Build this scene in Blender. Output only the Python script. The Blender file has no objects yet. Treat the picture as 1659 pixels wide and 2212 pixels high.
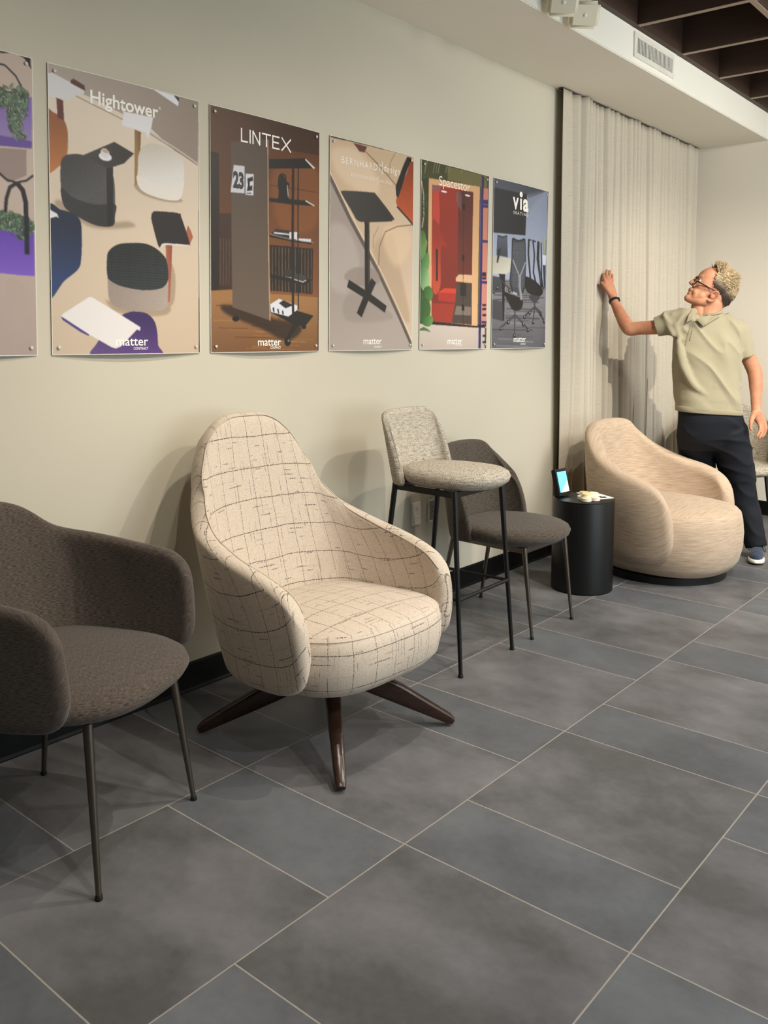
import bpy, bmesh, math, random
import numpy as np
from mathutils import Vector, Matrix, noise
from math import sin, cos, pi, radians

# ------------------------------------------------------------------ camera
scene = bpy.context.scene
COL = scene.collection
W_PX, H_PX = 1659.0, 2212.0
F_PX, CX_PX, CY_PX = 1904.08, 829.48, 847.26
YAW, PITCH, ROLL = -0.69500, 0.06740, -0.00860
CAM_X, CAM_Z = 2.7454, 1.4087
def cam_rows():
    f = Vector((sin(YAW)*cos(PITCH), cos(YAW)*cos(PITCH), -sin(PITCH)))
    r = Vector((cos(YAW), -sin(YAW), 0)); d = f.cross(r)
    return cos(ROLL)*r+sin(ROLL)*d, -sin(ROLL)*r+cos(ROLL)*d, f
r_, d_, f_ = cam_rows()
cam_data = bpy.data.cameras.new('camera'); cam = bpy.data.objects.new('camera', cam_data); COL.objects.link(cam)
m = Matrix.Identity(4)
for i in range(3):
    m[i][0] = r_[i]; m[i][1] = -d_[i]; m[i][2] = -f_[i]
m[0][3], m[1][3], m[2][3] = CAM_X, 0, CAM_Z
cam.matrix_world = m
cam_data.sensor_fit = 'HORIZONTAL'; cam_data.sensor_width = 36
cam_data.lens = F_PX*36/W_PX
cam_data.shift_x = (W_PX/2-CX_PX)/W_PX
cam_data.shift_y = (CY_PX-H_PX/2)/W_PX
cam_data.clip_start = 0.05
scene.camera = cam

# ------------------------------------------------------------------ light and exposure
scene.view_settings.view_transform = 'Standard'
scene.view_settings.look = 'None'
scene.view_settings.gamma = 1
scene.view_settings.use_curve_mapping = False
scene.view_settings.exposure = 0.30
world = bpy.data.worlds.new('world'); scene.world = world; world.use_nodes = True
world.node_tree.nodes['Background'].inputs[0].default_value = (0.9, 0.93, 1, 1)
world.node_tree.nodes['Background'].inputs[1].default_value = 0.01
scene.cycles.max_bounces = 8
scene.cycles.diffuse_bounces = 4

WARM = (1.0, 0.90, 0.75)
COOL = (0.80, 0.95, 1.0)
def spot(loc, target, power, color=WARM, size=75, blend=0.6, radius=0.03):
    d = bpy.data.lights.new('spot_light', 'SPOT'); d.energy = power; d.color = color
    d.spot_size = radians(size); d.spot_blend = blend; d.shadow_soft_size = radius
    o = bpy.data.objects.new('spot_light', d); COL.objects.link(o)
    o.location = loc
    o.rotation_euler = (Vector(target)-Vector(loc)).to_track_quat('-Z', 'Y').to_euler()
    return o
def area(loc, target, power, sx, sy, color=(1, 1, 1)):
    d = bpy.data.lights.new('area_light', 'AREA'); d.energy = power; d.color = color
    d.shape = 'RECTANGLE'; d.size = sx; d.size_y = sy
    o = bpy.data.objects.new('area_light', d); COL.objects.link(o)
    o.location = loc
    o.rotation_euler = (Vector(target)-Vector(loc)).to_track_quat('-Z', 'Y').to_euler()
    return o
# spots for the track over the aisle; its heads are not modelled
TRACK = [((2.5, 0.9, 2.95), (0.0, 0.7, 0.75), 54), ((2.5, 2.1, 2.95), (0.0, 1.8, 0.75), 60), ((2.5, 3.4, 2.95), (0.0, 2.9, 0.75), 78),
         ((2.6, 4.1, 2.95), (0.2, 6.7, 0.8), 250)]
for loc, tgt, p in TRACK:
    spot(loc, tgt, p, size=54 if tgt[1] > 5 else 78, blend=0.9, radius=0.012)
for loc, tgt, p in [((1.45, 2.50, 2.95), (0.45, 2.1, 0.2), 80), ((1.45, 4.30, 2.95), (0.45, 4.0, 0.2), 60), ((1.5, 1.75, 2.95), (0.4, 1.3, 0.2), 36), ((2.0, 4.6, 2.95), (0.7, 5.3, 0.3), 45), ((2.7, 3.2, 2.95), (0.8, 5.05, 0.2), 150)]:  # row nearer the wall; last two spots added to brighten the swivel chair
    spot(loc, tgt, p, size=46 if tgt[1] > 5 else 76, blend=0.9, radius=0.012)
# row of spots added to brighten the floor on the right
for y_, p_ in ((0.6, 150), (2.2, 290), (4.0, 200), (6.6, 170)):
    spot((4.1, y_, 3.0), (3.0, y_, 0), p_, (1.0, 0.95, 0.88), size=84, blend=1.0, radius=0.04)
# fill areas added for the room and the back wall, and daylight from the glazed side far on the right
area((4.4, 3.0, 3.0), (4.2, 3.1, 0), 40, 1.0, 6.6, (1.0, 0.97, 0.92))
area((3.8, 5.0, 3.0), (2.4, 7.2, 1.4), 125, 2.0, 0.6, (1.0, 0.97, 0.90))
area((5.5, 3.8, 1.5), (0, 4.6, 2.6), 105, 4.0, 2.2, (0.84, 0.96, 1.0))

# ------------------------------------------------------------------ helpers
def lin(c):
    if isinstance(c, str):
        c = tuple(int(c[i:i+2], 16) for i in (0, 2, 4))
    return tuple(((v/255)/12.92 if v/255 <= 0.04045 else ((v/255+0.055)/1.055)**2.4) for v in c)
def tag(o, label=None, cat=None, group=None, kind=None):
    if label: o['label'] = label
    if cat: o['category'] = cat
    if group: o['group'] = group
    if kind: o['kind'] = kind
    return o
def empty(name, loc=(0, 0, 0), rz=0.0):
    o = bpy.data.objects.new(name, None); COL.objects.link(o)
    o.location = loc; o.rotation_euler = (0, 0, rz); o.empty_display_size = 0.1
    return o
def thing(name, label, cat, loc=(0, 0, 0), rz=0.0, group=None):
    return tag(empty(name, loc, rz), label, cat, group)
def link(name, me, mat=None, parent=None, smooth=True):
    o = bpy.data.objects.new(name, me); COL.objects.link(o)
    if mat is not None and len(me.materials) == 0: me.materials.append(mat)
    if parent is not None: o.parent = parent
    if smooth:
        me.polygons.foreach_set('use_smooth', [True]*len(me.polygons))
    return o
def mesh(name, verts, faces, mat=None, parent=None, smooth=True, uvs=None):
    me = bpy.data.meshes.new(name); me.from_pydata([tuple(v) for v in verts], [], faces); me.update()
    if uvs is not None:
        uvl = me.uv_layers.new(name='UVMap')
        idx = np.zeros(len(me.loops), dtype=np.int32); me.loops.foreach_get('vertex_index', idx)
        uvl.data.foreach_set('uv', np.asarray(uvs, dtype=np.float32)[idx].ravel())
    return link(name, me, mat, parent, smooth)
def bm_obj(name, bm, mat=None, parent=None, smooth=False, autosmooth=None):
    me = bpy.data.meshes.new(name); bmesh.ops.recalc_face_normals(bm, faces=bm.faces[:]); bm.to_mesh(me); bm.free()
    o = link(name, me, mat, parent, smooth or autosmooth is not None)
    if autosmooth is not None:
        sharp_by_angle(me, autosmooth)
    return o
def sharp_by_angle(me, deg):
    bm = bmesh.new(); bm.from_mesh(me)
    for e in bm.edges:
        if len(e.link_faces) == 2 and e.calc_face_angle(0) > radians(deg): e.smooth = False
    bm.to_mesh(me); bm.free()
def add_box(bm, c, s, rot=None):
    r = bmesh.ops.create_cube(bm, size=1.0)
    M = Matrix.Translation(Vector(c)) @ (rot.to_4x4() if rot is not None else Matrix.Identity(4)) @ Matrix.Diagonal((s[0], s[1], s[2], 1))
    bmesh.ops.transform(bm, matrix=M, verts=r['verts']); return r['verts']
def box(name, c, s, mat, parent=None, bevel=0.0, rot=None, seg=2):
    bm = bmesh.new(); add_box(bm, c, s, rot)
    if bevel > 0:
        bmesh.ops.bevel(bm, geom=bm.edges[:], offset=bevel, segments=seg, affect='EDGES', profile=0.5)
    return bm_obj(name, bm, mat, parent, autosmooth=35 if bevel > 0 else None)
def add_tube(bm, pts, radii, n=16, caps=True, squash=None):
    pts = [Vector(p) for p in pts]
    if not hasattr(radii, '__len__'): radii = [radii]*len(pts)
    rings = []; up = None
    for i, p in enumerate(pts):
        a = pts[max(i-1, 0)]; b = pts[min(i+1, len(pts)-1)]; t = (b-a).normalized()
        if up is None:
            up = Vector((0, 0, 1)) if abs(t.z) < 0.9 else Vector((1, 0, 0))
        s = t.cross(up).normalized(); up = s.cross(t).normalized()
        ring = []
        for k in range(n):
            an = 2*pi*k/n
            ring.append(bm.verts.new(p+radii[i]*(cos(an)*s+sin(an)*up*(squash or 1))))
        rings.append(ring)
    for i in range(len(rings)-1):
        for k in range(n):
            bm.faces.new((rings[i][k], rings[i][(k+1) % n], rings[i+1][(k+1) % n], rings[i+1][k]))
    if caps:
        bm.faces.new(list(reversed(rings[0]))); bm.faces.new(rings[-1])
    return rings
def tube(name, pts, radii, mat, parent=None, n=16, autosmooth=50):
    bm = bmesh.new(); add_tube(bm, pts, radii, n)
    return bm_obj(name, bm, mat, parent, autosmooth=autosmooth)
def add_lathe(bm, prof, n=48, c=(0, 0, 0)):
    rings = []
    for (r, z) in prof:
        rings.append([bm.verts.new((c[0]+r*cos(2*pi*k/n), c[1]+r*sin(2*pi*k/n), c[2]+z)) for k in range(n)])
    for i in range(len(rings)-1):
        for k in range(n):
            bm.faces.new((rings[i][k], rings[i][(k+1) % n], rings[i+1][(k+1) % n], rings[i+1][k]))
    bm.faces.new(list(reversed(rings[0]))); bm.faces.new(rings[-1])
def lathe(name, prof, mat, parent=None, n=48, c=(0, 0, 0), autosmooth=40):
    bm = bmesh.new(); add_lathe(bm, prof, n, c)
    return bm_obj(name, bm, mat, parent, autosmooth=autosmooth)
def crom(P, t):
    """Catmull-Rom through rows of P (k x d) at parameters t in 0..k-1"""
    P = np.asarray(P, float); k = len(P); out = []
    for x in np.atleast_1d(t):
        i = int(min(max(math.floor(x), 0), k-2)); u = x-i
        p1, p2 = P[i], P[i+1]; p0 = P[i-1] if i > 0 else 2*p1-p2; p3 = P[i+2] if i+2 < k else 2*p2-p1
        out.append(0.5*((2*p1)+(-p0+p2)*u+(2*p0-5*p1+4*p2-p3)*u*u+(-p0+3*p1-3*p2+p3)*u**3))
    return np.array(out)

# ------------------------------------------------------------------ materials
class NT:
    def __init__(s, name, rough=0.6, metallic=0.0, spec=0.5, color=None):
        s.mat = bpy.data.materials.new(name); s.mat.use_nodes = True
        s.t = s.mat.node_tree; s.b = s.t.nodes['Principled BSDF']
        s.b.inputs['Roughness'].default_value = rough; s.b.inputs['Metallic'].default_value = metallic
        s.b.inputs['Specular IOR Level'].default_value = spec
        if color is not None: s.b.inputs['Base Color'].default_value = (*lin(color), 1)
    def n(s, typ, **kw):
        nd = s.t.nodes.new(typ)
        for k, v in kw.items():
            if k.startswith('i_'):
                key = k[2:]; key = int(key) if key.isdigit() else key.replace('_', ' ')
                if isinstance(v, (int, float, tuple, list)): nd.inputs[key].default_value = v
                else: s.t.links.new(v, nd.inputs[key])
            else: setattr(nd, k, v)
        return nd
    def l(s, a, b): s.t.links.new(a, b)
    def math(s, op, a, b=None, clamp=False):
        nd = s.t.nodes.new('ShaderNodeMath'); nd.operation = op; nd.use_clamp = clamp
        for i, v in enumerate((a, b)):
            if v is None: continue
            if isinstance(v, (int, float)): nd.inputs[i].default_value = v
            else: s.t.links.new(v, nd.inputs[i])
        return nd.outputs[0]
    def mix(s, fac, a, b, blend='MIX'):
        nd = s.t.nodes.new('ShaderNodeMix'); nd.data_type = 'RGBA'; nd.blend_type = blend
        for sock, v in ((nd.inputs[0], fac), (nd.inputs[6], a), (nd.inputs[7], b)):
            if isinstance(v, (int, float)): sock.default_value = v
            elif isinstance(v, (tuple, str, list)): sock.default_value = (*lin(v), 1)
            else: s.t.links.new(v, sock)
        return nd.outputs[2]
    def ramp(s, v, stops):
        nd = s.t.nodes.new('ShaderNodeValToRGB'); s.t.links.new(v, nd.inputs[0])
        while len(nd.color_ramp.elements) < len(stops): nd.color_ramp.elements.new(0.5)
        for e, (p, c) in zip(nd.color_ramp.elements, stops):
            e.position = p; e.color = (c, c, c, 1) if isinstance(c, (int, float)) else (*lin(c), 1)
        return nd.outputs[0]
    def noise(s, vec, scale, detail=3, rough=0.55, stretch=None, loc=(0, 0, 0)):
        if stretch is not None:
            mp = s.n('ShaderNodeMapping'); mp.inputs['Scale'].default_value = stretch; mp.inputs['Location'].default_value = loc
            s.l(vec, mp.inputs[0]); vec = mp.outputs[0]
        nd = s.n('ShaderNodeTexNoise'); nd.inputs['Scale'].default_value = scale
        nd.inputs['Detail'].default_value = detail; nd.inputs['Roughness'].default_value = rough
        s.l(vec, nd.inputs['Vector']); return nd.outputs['Fac']
    def coord(s, kind='Object'):
        return s.n('ShaderNodeTexCoord').outputs[kind]
    def bump(s, h, strength=0.3, dist=0.002):
        nd = s.n('ShaderNodeBump'); nd.inputs['Strength'].default_value = strength; nd.inputs['Distance'].default_value = dist
        s.l(h, nd.inputs['Height']); s.l(nd.outputs[0], s.b.inputs['Normal'])
    def col(s, sock): s.l(sock, s.b.inputs['Base Color'])

def plain(name, color, rough=0.6, metallic=0.0, spec=0.5, var=0.06, scale=8):
    m = NT(name, rough, metallic, spec)
    n = m.noise(m.coord(), scale, 4)
    c0 = tuple(max(0, v*(1-var)) for v in (tuple(int(color[i:i+2], 16) for i in (0, 2, 4)) if isinstance(color, str) else color))
    c1 = tuple(min(255, v*(1+var)) for v in (tuple(int(color[i:i+2], 16) for i in (0, 2, 4)) if isinstance(color, str) else color))
    m.col(m.mix(n, c0, c1)); return m.mat

M = {}
def make_wall(name, color):
    m = NT(name, 0.85, 0, 0.3)
    n1 = m.noise(m.coord(), 1.3, 5); n2 = m.noise(m.coord(), 130, 2)
    c = tuple(int(color[i:i+2], 16) for i in (0, 2, 4))
    m.col(m.mix(n1, tuple(v*0.98 for v in c), tuple(min(255, v*1.02) for v in c)))
    m.bump(n2, 0.08, 0.001); return m.mat
M['wall'] = make_wall('greige_wall_paint', 'C8C2B2')
M['wallback'] = make_wall('cream_wall_paint', 'DDD6C8')
M['soffit'] = make_wall('pale_soffit_paint', 'EFE9DC')
M['soffit_face'] = make_wall('pale_soffit_face_paint', 'ECEAE0')
M['black_base'] = plain('black_baseboard_vinyl', '08090A', 0.5, 0, 0.2)
M['darkwood'] = NT('dark_stained_ceiling_wood', 0.6)
_m = M['darkwood']; _n = _m.noise(_m.coord(), 6, 5, stretch=(0.4, 6, 6)); _m.col(_m.mix(_n, '33231A', '4A352A')); M['darkwood'] = _m.mat
M['ceilpanel'] = plain('brown_ceiling_panel', '6E5E50', 0.8)
M['black_metal'] = plain('black_powder_coated_metal', '121315', 0.42, 0.3, 0.5)
M['bronze'] = plain('dark_bronze_metal', '6B635A', 0.3, 0.9, 0.5, 0.1, 30)
M['rubber'] = plain('black_rubber', '0C0C0C', 0.6)
M['white_plastic'] = plain('white_plastic', 'E9E6DC', 0.35)

# uv based fabrics: uv is in metres on the cloth
def fabric_melange(name, dark, light, stretch=(40, 420, 1), bump=0.25, contrast=(0.36, 0.66), rough=0.95, extra=None):
    m = NT(name, rough, 0, 0.2); uv = m.coord('UV')
    n1 = m.noise(uv, 1.0, 3, 0.6, stretch); n2 = m.noise(uv, 1.0, 2, 0.6, (stretch[1]*1.2, stretch[1]*1.2, 1), (3, 7, 0))
    f = m.math('ADD', m.math('MULTIPLY', n1, 0.65), m.math('MULTIPLY', n2, 0.35))
    r = m.ramp(f, [(contrast[0], 0.0), (contrast[1], 1.0)])
    c = m.mix(r, dark, light)
    if extra is not None:
        n3 = m.noise(uv, 1.0, 3, 0.5, (extra[1], extra[2], 1), (11, 5, 0))
        f3 = m.ramp(n3, [(extra[3], 0.0), (extra[4], 1.0)])
        c = m.mix(m.math('MULTIPLY', f3, extra[5]), c, extra[0])
    m.col(c); m.bump(f, bump, 0.002)
    m.b.inputs['Sheen Weight'].default_value = 0.15
    return m.mat
M['darkfab'] = fabric_melange('dark_brown_melange_wool', '241F1D', '75695F', (60, 560, 1), 0.3, (0.38, 0.70))
M['darkfab2'] = fabric_melange('dark_taupe_melange_wool', '2F2A26', '6E6358', (36, 330, 1), 0.3, (0.36, 0.70))
M['tanfab'] = fabric_melange('tan_slub_weave', 'A18C78', 'C6B29C', (9, 170, 1), 0.15, (0.35, 0.65), extra=('7A6655', 7, 190, 0.60, 0.74, 0.6))
def make_boucle(name, a, b, s=230, stretch=(0.45, 1, 1)):
    m = NT(name, 1.0, 0, 0.2); uv = m.coord('UV')
    n1 = m.noise(uv, s, 2, 0.55, stretch); n2 = m.noise(uv, s*0.28, 2, 0.5, (0.25, 1, 1), (4, 2, 0))
    f = m.math('ADD', m.math('MULTIPLY', n1, 0.7), m.math('MULTIPLY', n2, 0.3))
    r = m.ramp(f, [(0.40, 0.0), (0.54, 1.0)])
    m.col(m.mix(r, a, b)); m.bump(f, 0.9, 0.006); return m.mat
M['boucle'] = make_boucle('grey_cream_boucle', '7D7468', 'CFC7B8', 430)
M['boucle2'] = make_boucle('coarse_black_cream_boucle', '4A463F', 'CFC6B3', 400)

# ------------------------------------------------------------------ upholstered shapes
def shell(name, st, mat, parent, nu=64, nt=10, ncap=6, inner=None, round_end=True, subsurf=0, piping=False):
    """Wrapping shell. st: half stations from the back centre to the arm front; each
    (B(f,s,z), Mid(f,s,z), T(f,s,z), thickness). Mirrored about s=0."""
    half = [np.array([*a, *b, *c, [d][0]], float) for a, b, c, d in st]
    mir = []
    for h in half[:0:-1]:
        g = h.copy(); g[[1, 4, 7]] *= -1; mir.append(g)
    P = np.array(mir+half); K = len(P)
    tt = np.linspace(0, K-1, nu*4); dense = crom(P, tt)
    seg = np.linalg.norm(np.diff(dense[:, 3:6], axis=0), axis=1); cum = np.concatenate([[0], np.cumsum(seg)])
    # denser sampling at the ends
    q = np.linspace(0, 1, nu); q = 0.5-0.5*np.cos(np.pi*q)*(1-0.35*np.sin(np.pi*q)) if round_end else q
    q = (q-q[0])/(q[-1]-q[0])
    arc = q*cum[-1]; par = np.interp(arc, cum, tt); S = crom(P, par)
    L = cum[-1]
    def rows(S_, t):
        B, Mi, T = S_[:, 0:3], S_[:, 3:6], S_[:, 6:9]
        return B*(2*(t-.5)*(t-1))+Mi*(-4*t*(t-1))+T*(2*t*(t-.5))
    loops = []; KV = 1.5*S[0, 9]; rim = []
    for i in range(nu):
        th = S[i, 9]/2; d_end = min(arc[i], L-arc[i])
        k = 1.0
        if round_end and d_end < th: k = math.sqrt(max(0, 1-(1-d_end/th)**2))
        thk = max(th*k, 0.0015)
        Si = S[i:i+1]; Sa = S[max(i-1, 0):max(i-1, 0)+1]; Sb = S[min(i+1, nu-1):min(i+1, nu-1)+1]
        h = np.linalg.norm(S[i, 6:9]-S[i, 3:6])+np.linalg.norm(S[i, 3:6]-S[i, 0:3])
        e = min(th/h, 0.45)
        sh = e*(1-k)*0.9
        pts = []; uv = []
        def frame(t):
            p = rows(Si, t)[0]; du = (rows(Sb, t)-rows(Sa, t))[0]; dt = (rows(Si, min(t+.01, 1.0))-rows(Si, max(t-.01, 0.0)))[0]
            n = np.cross(du, dt); n /= (np.linalg.norm(n)+1e-9); return p, n, dt/(np.linalg.norm(dt)+1e-9)
        t0, t1 = e+sh, 1-e-sh
        off = 0.0
        for j in range(nt+1):      # outer side, up
            t = t0+(t1-t0)*j/nt; p, n, d = frame(t); pts.append(p+n*thk); uv.append((arc[i], t*h))
        p, n, d = frame(t1); capr = thk if thk > 0.002 else thk
        for j in range(1, ncap):
            a = pi*j/ncap; pts.append(p+n*thk*cos(a)+d*(e*h*k+0.0*thk)*sin(a)); uv.append((arc[i], t1*h+KV*j/ncap))
        for j in range(nt+1):      # inner side, down
            t = t1+(t0-t1)*j/nt; p, n, d = frame(t)
            ex = inner(arc[i]/L*2-1, t, p) if inner else 0.0
            pts.append(p-n*(thk+ex*k)); uv.append((arc[i], t*h+KV))
        p, n, d = frame(t0)
        for j in range(1, ncap):
            a = pi*j/ncap; pts.append(p-n*thk*cos(a)-d*(e*h*k)*sin(a)); uv.append((arc[i], t0*h+KV*(1-j/ncap)))
        rim.append(Vector(pts[nt+1])+Vector(frame(t1)[1])*.0012); loops.append((pts, uv))
    m = len(loops[0][0]); V = []; UV = []
    for pts, uv in loops: V += pts; UV += uv
    F = []
    for i in range(nu-1):
        for j in range(m):
            j2 = (j+1) % m
            F.append((i*m+j, (i+1)*m+j, (i+1)*m+j2, i*m+j2))
    # end caps as fans of quads would be tiny: close with an ngon
    F.append(tuple(range(m))); F.append(tuple(reversed(range((nu-1)*m, nu*m))))
    o = mesh(name, V, F, mat, parent, True, UV)
    bm = bmesh.new(); bm.from_mesh(o.data); bmesh.ops.recalc_face_normals(bm, faces=bm.faces[:]); bm.to_mesh(o.data); bm.free()
    sm_ = o.modifiers.new('soften', 'SMOOTH'); sm_.factor = .5; sm_.iterations = 4
    if piping:
        b2 = bmesh.new(); add_tube(b2, rim[2:-2], .0021, 6); bm_obj('piping', b2, mat, o, smooth=True)
    if subsurf:
        md = o.modifiers.new('sub', 'SUBSURF'); md.levels = subsurf; md.render_levels = subsurf
    return o
def cushion(name, outline, prof, mat, parent, n=72, dome=0.02, top_rings=6, tilt=None, uvrot=0.0, piping=False):
    """outline(a)->(f,s) at scale 1; prof: list of (inset metres, z) from bottom centre outwards and up to the top edge"""
    V = []; US = []; UT = []; F = []; FU = []
    A = [2*pi*k/n for k in range(n)]
    out = np.array([outline(a) for a in A]); c = out.mean(axis=0)
    nrm = np.zeros_like(out)
    for k in range(n):
        t = out[(k+1) % n]-out[k-1]; v = np.array([t[1], -t[0]]); nrm[k] = v/(np.linalg.norm(v)+1e-9)
    per = np.concatenate([[0], np.cumsum(np.linalg.norm(np.diff(np.vstack([out, out[:1]]), axis=0), axis=1))])
    rings = []; kinds = []; cum = 0.0; prevz = None
    def add_ring(pts, z, kind, s_at=0.0):
        base = len(V)
        for k in range(n):
            x, y = pts[k]; zz = z
            if tilt: zz += tilt(x, y)
            V.append((x, y, zz)); US.append((per[k], s_at)); UT.append((y*cos(uvrot)-x*sin(uvrot), x*cos(uvrot)+y*sin(uvrot)))
        rings.append(base); kinds.append(kind)
    zb = prof[0][1]; first = out-nrm*prof[0][0]
    for s in (.25, .6, .85): add_ring(c+(first-c)*s, zb, 0)
    L = 0.0; pi_ = prof[0]
    for ins, z in prof:
        L += math.hypot(ins-pi_[0], z-pi_[1]); pi_ = (ins, z); add_ring(out-nrm*ins, z, 1, L)
    last = out-nrm*prof[-1][0]; zt = prof[-1][1]; seam_ring = rings[-2]
    for i in range(1, top_rings+1):
        s = 1-i/(top_rings+0.6)
        add_ring(c+(last-c)*s, zt+dome*(1-s**2.2), 0)
    for q, (a, b) in enumerate(zip(rings[:-1], rings[1:])):
        side = kinds[q] == 1 and kinds[q+1] == 1
        for k in range(n):
            k2 = (k+1) % n; F.append((a+k, a+k2, b+k2, b+k))
            if side: FU += [US[a+k], (per[k+1], US[a+k2][1]), (per[k+1], US[b+k2][1]), US[b+k]]
            else: FU += [UT[a+k], UT[a+k2], UT[b+k2], UT[b+k]]
    f0 = tuple(reversed(range(rings[0], rings[0]+n))); f1 = tuple(range(rings[-1], rings[-1]+n)); F += [f0, f1]; FU += [UT[i] for i in f0]+[UT[i] for i in f1]
    o = mesh(name, V, F, mat, parent, True)
    uvl = o.data.uv_layers.new(name='UVMap'); uvl.data.foreach_set('uv', np.asarray(FU, dtype=np.float32).ravel())
    if piping:
        rp = [Vector(V[seam_ring+k]) for k in range(n)]+[Vector(V[seam_ring])]; b2 = bmesh.new(); add_tube(b2, rp, .0021, 6, caps=False); bm_obj('piping', b2, mat, o, smooth=True)
    return o
def superell(fc, a, b, p=2.5, sc=0.0):
    def f(t):
        c, s = cos(t), sin(t)
        return (fc+a*(abs(c)**(2/p))*(1 if c >= 0 else -1), b*(abs(s)**(2/p))*(1 if s >= 0 else -1)*(1+sc*c))
    return f
# ------------------------------------------------------------------ floor
TILE_U = 0.3048; ROW_W = 0.659; ROW_X0 = 0.636; ROW_Y0 = 1.845
def make_floor_mat():
    m = NT('large_format_grey_tile', 0.42, 0, 0.24)
    pos = m.coord('Object'); sep = m.n('ShaderNodeSeparateXYZ'); m.l(pos, sep.inputs[0])
    rx = m.math('DIVIDE', m.math('SUBTRACT', sep.outputs[0], ROW_X0), ROW_W)      # row number
    row = m.math('FLOOR', rx); fx = m.math('SUBTRACT', rx, row)
    par = m.math('FLOORED_MODULO', row, 2.0)                                       # 0: rows right of line a are even -> offset
    sy = m.math('DIVIDE', m.math('SUBTRACT', sep.outputs[1], ROW_Y0), TILE_U)
    # even rows: joints at s = -1, 0 (mod 3); odd rows: joints at 0, 1 (mod 3)
    s2 = m.math('ADD', sy, m.math('SUBTRACT', 1.0, par))
    # after the shift both kinds have joints at 0 and 1 (mod 3)
    per = m.math('DIVIDE', s2, 3.0); pid = m.math('FLOOR', per); q = m.math('MULTIPLY', m.math('SUBTRACT', per, pid), 3.0)
    narrow = m.math('LESS_THAN', q, 1.0)
    d1 = m.math('ABSOLUTE', q); d2 = m.math('ABSOLUTE', m.math('SUBTRACT', q, 1.0)); d3 = m.math('ABSOLUTE', m.math('SUBTRACT', q, 3.0))
    dy = m.math('MULTIPLY', m.math('MINIMUM', m.math('MINIMUM', d1, d2), d3), TILE_U)
    dx = m.math('MULTIPLY', m.math('MINIMUM', fx, m.math('SUBTRACT', 1.0, fx)), ROW_W)
    d = m.math('MINIMUM', dx, dy)
    groutn = m.noise(pos, 60, 2)
    grout = m.math('LESS_THAN', d, m.math('ADD', 0.0014, m.math('MULTIPLY', groutn, 0.0012)))
    # per tile random value
    cmb = m.n('ShaderNodeCombineXYZ'); m.l(row, cmb.inputs[0]); m.l(pid, cmb.inputs[1]); m.l(narrow, cmb.inputs[2])
    wn = m.n('ShaderNodeTexWhiteNoise', noise_dimensions='3D'); m.l(cmb.outputs[0], wn.inputs['Vector'])
    off = m.n('ShaderNodeVectorMath', operation='SCALE'); m.l(wn.outputs['Color'], off.inputs[0]); off.inputs['Scale'].default_value = 20
    add = m.n('ShaderNodeVectorMath', operation='ADD'); m.l(pos, add.inputs[0]); m.l(off.outputs[0], add.inputs[1])
    cl = m.noise(add.outputs[0], 2.6, 7, 0.6, (1, 1.2, 1)); fine = m.noise(add.outputs[0], 40, 4, 0.6)
    clr = m.ramp(cl, [(0.38, 0.0), (0.72, 1.0)])
    brown = m.mix(clr, '4A4A4C', '727175'); blue = m.mix(clr, '4A4D52', '62666B')
    c = m.mix(narrow, brown, blue)
    c = m.mix(m.math('MULTIPLY', fine, 0.14), c, '9A9896')
    hsv = m.n('ShaderNodeHueSaturation'); m.l(c, hsv.inputs['Color'])
    m.l(m.math('ADD', 0.94, m.math('MULTIPLY', wn.outputs['Value'], 0.12)), hsv.inputs['Value'])
    c = m.mix(grout, hsv.outputs[0], '948F86')
    m.col(c)
    r = m.math('ADD', 0.36, m.math('MULTIPLY', cl, 0.18)); r = m.math('ADD', r, m.math('MULTIPLY', grout, 0.4)); m.l(r, m.b.inputs['Roughness'])
    m.bump(m.math('SUBTRACT', m.math('MULTIPLY', fine, 0.15), grout), 0.25, 0.0012)
    return m.mat
M['walldark'] = make_wall('taupe_wall_paint', '8C8579')  # for the unseen walls, kept darker to cut bounced light
X1, Y0, Y1, ZC = 5.6, -2.6, 7.21, 3.32
SOF_Z, SOF_X, GRID_Z = 2.916, 0.585, 3.105
o = box('floor', ((X1)/2-0.1, (Y0+Y1)/2, -0.05), (X1+0.4, Y1-Y0+0.4, 0.1), make_floor_mat()); tag(o, kind='structure')
# object coordinates equal world coordinates because the mesh is built in place
o = box('wall_left', (-0.06, (Y0+Y1)/2, ZC/2), (0.12, Y1-Y0+0.4, ZC+0.2), M['wall']); tag(o, kind='structure')
o = box('wall_back', (X1/2, Y1+0.06, ZC/2), (X1+0.2, 0.12, ZC+0.2), M['wallback']); tag(o, kind='structure')
o = box('wall_right', (X1+0.06, (Y0+Y1)/2, ZC/2), (0.12, Y1-Y0+0.4, ZC+0.2), M['walldark']); tag(o, kind='structure')
o = box('wall_front', (X1/2, Y0-0.06, ZC/2), (X1+0.2, 0.12, ZC+0.2), M['walldark']); tag(o, kind='structure')
o = box('ceiling', (X1/2, (Y0+Y1)/2, ZC+0.05), (X1+0.2, Y1-Y0+0.4, 0.1), M['ceilpanel']); tag(o, kind='structure')
# dropped soffit over the wall: face a touch cooler in colour than the underside
bm = bmesh.new(); add_box(bm, (SOF_X/2, (Y0+Y1)/2, (SOF_Z+ZC)/2), (SOF_X, Y1-Y0, ZC-SOF_Z))
bmesh.ops.bevel(bm, geom=[e for e in bm.edges if all(v.co.x > SOF_X-0.01 and v.co.z < SOF_Z+0.01 for v in e.verts)], offset=0.004, segments=2, affect='EDGES')
o = bm_obj('trim_1', bm, M['soffit'], autosmooth=35); o.data.materials.append(M['soffit_face'])
for p in o.data.polygons:
    if p.normal.x > 0.5: p.material_index = 1
tag(o, 'pale dropped soffit running along the top of the wall', kind='structure')
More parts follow.
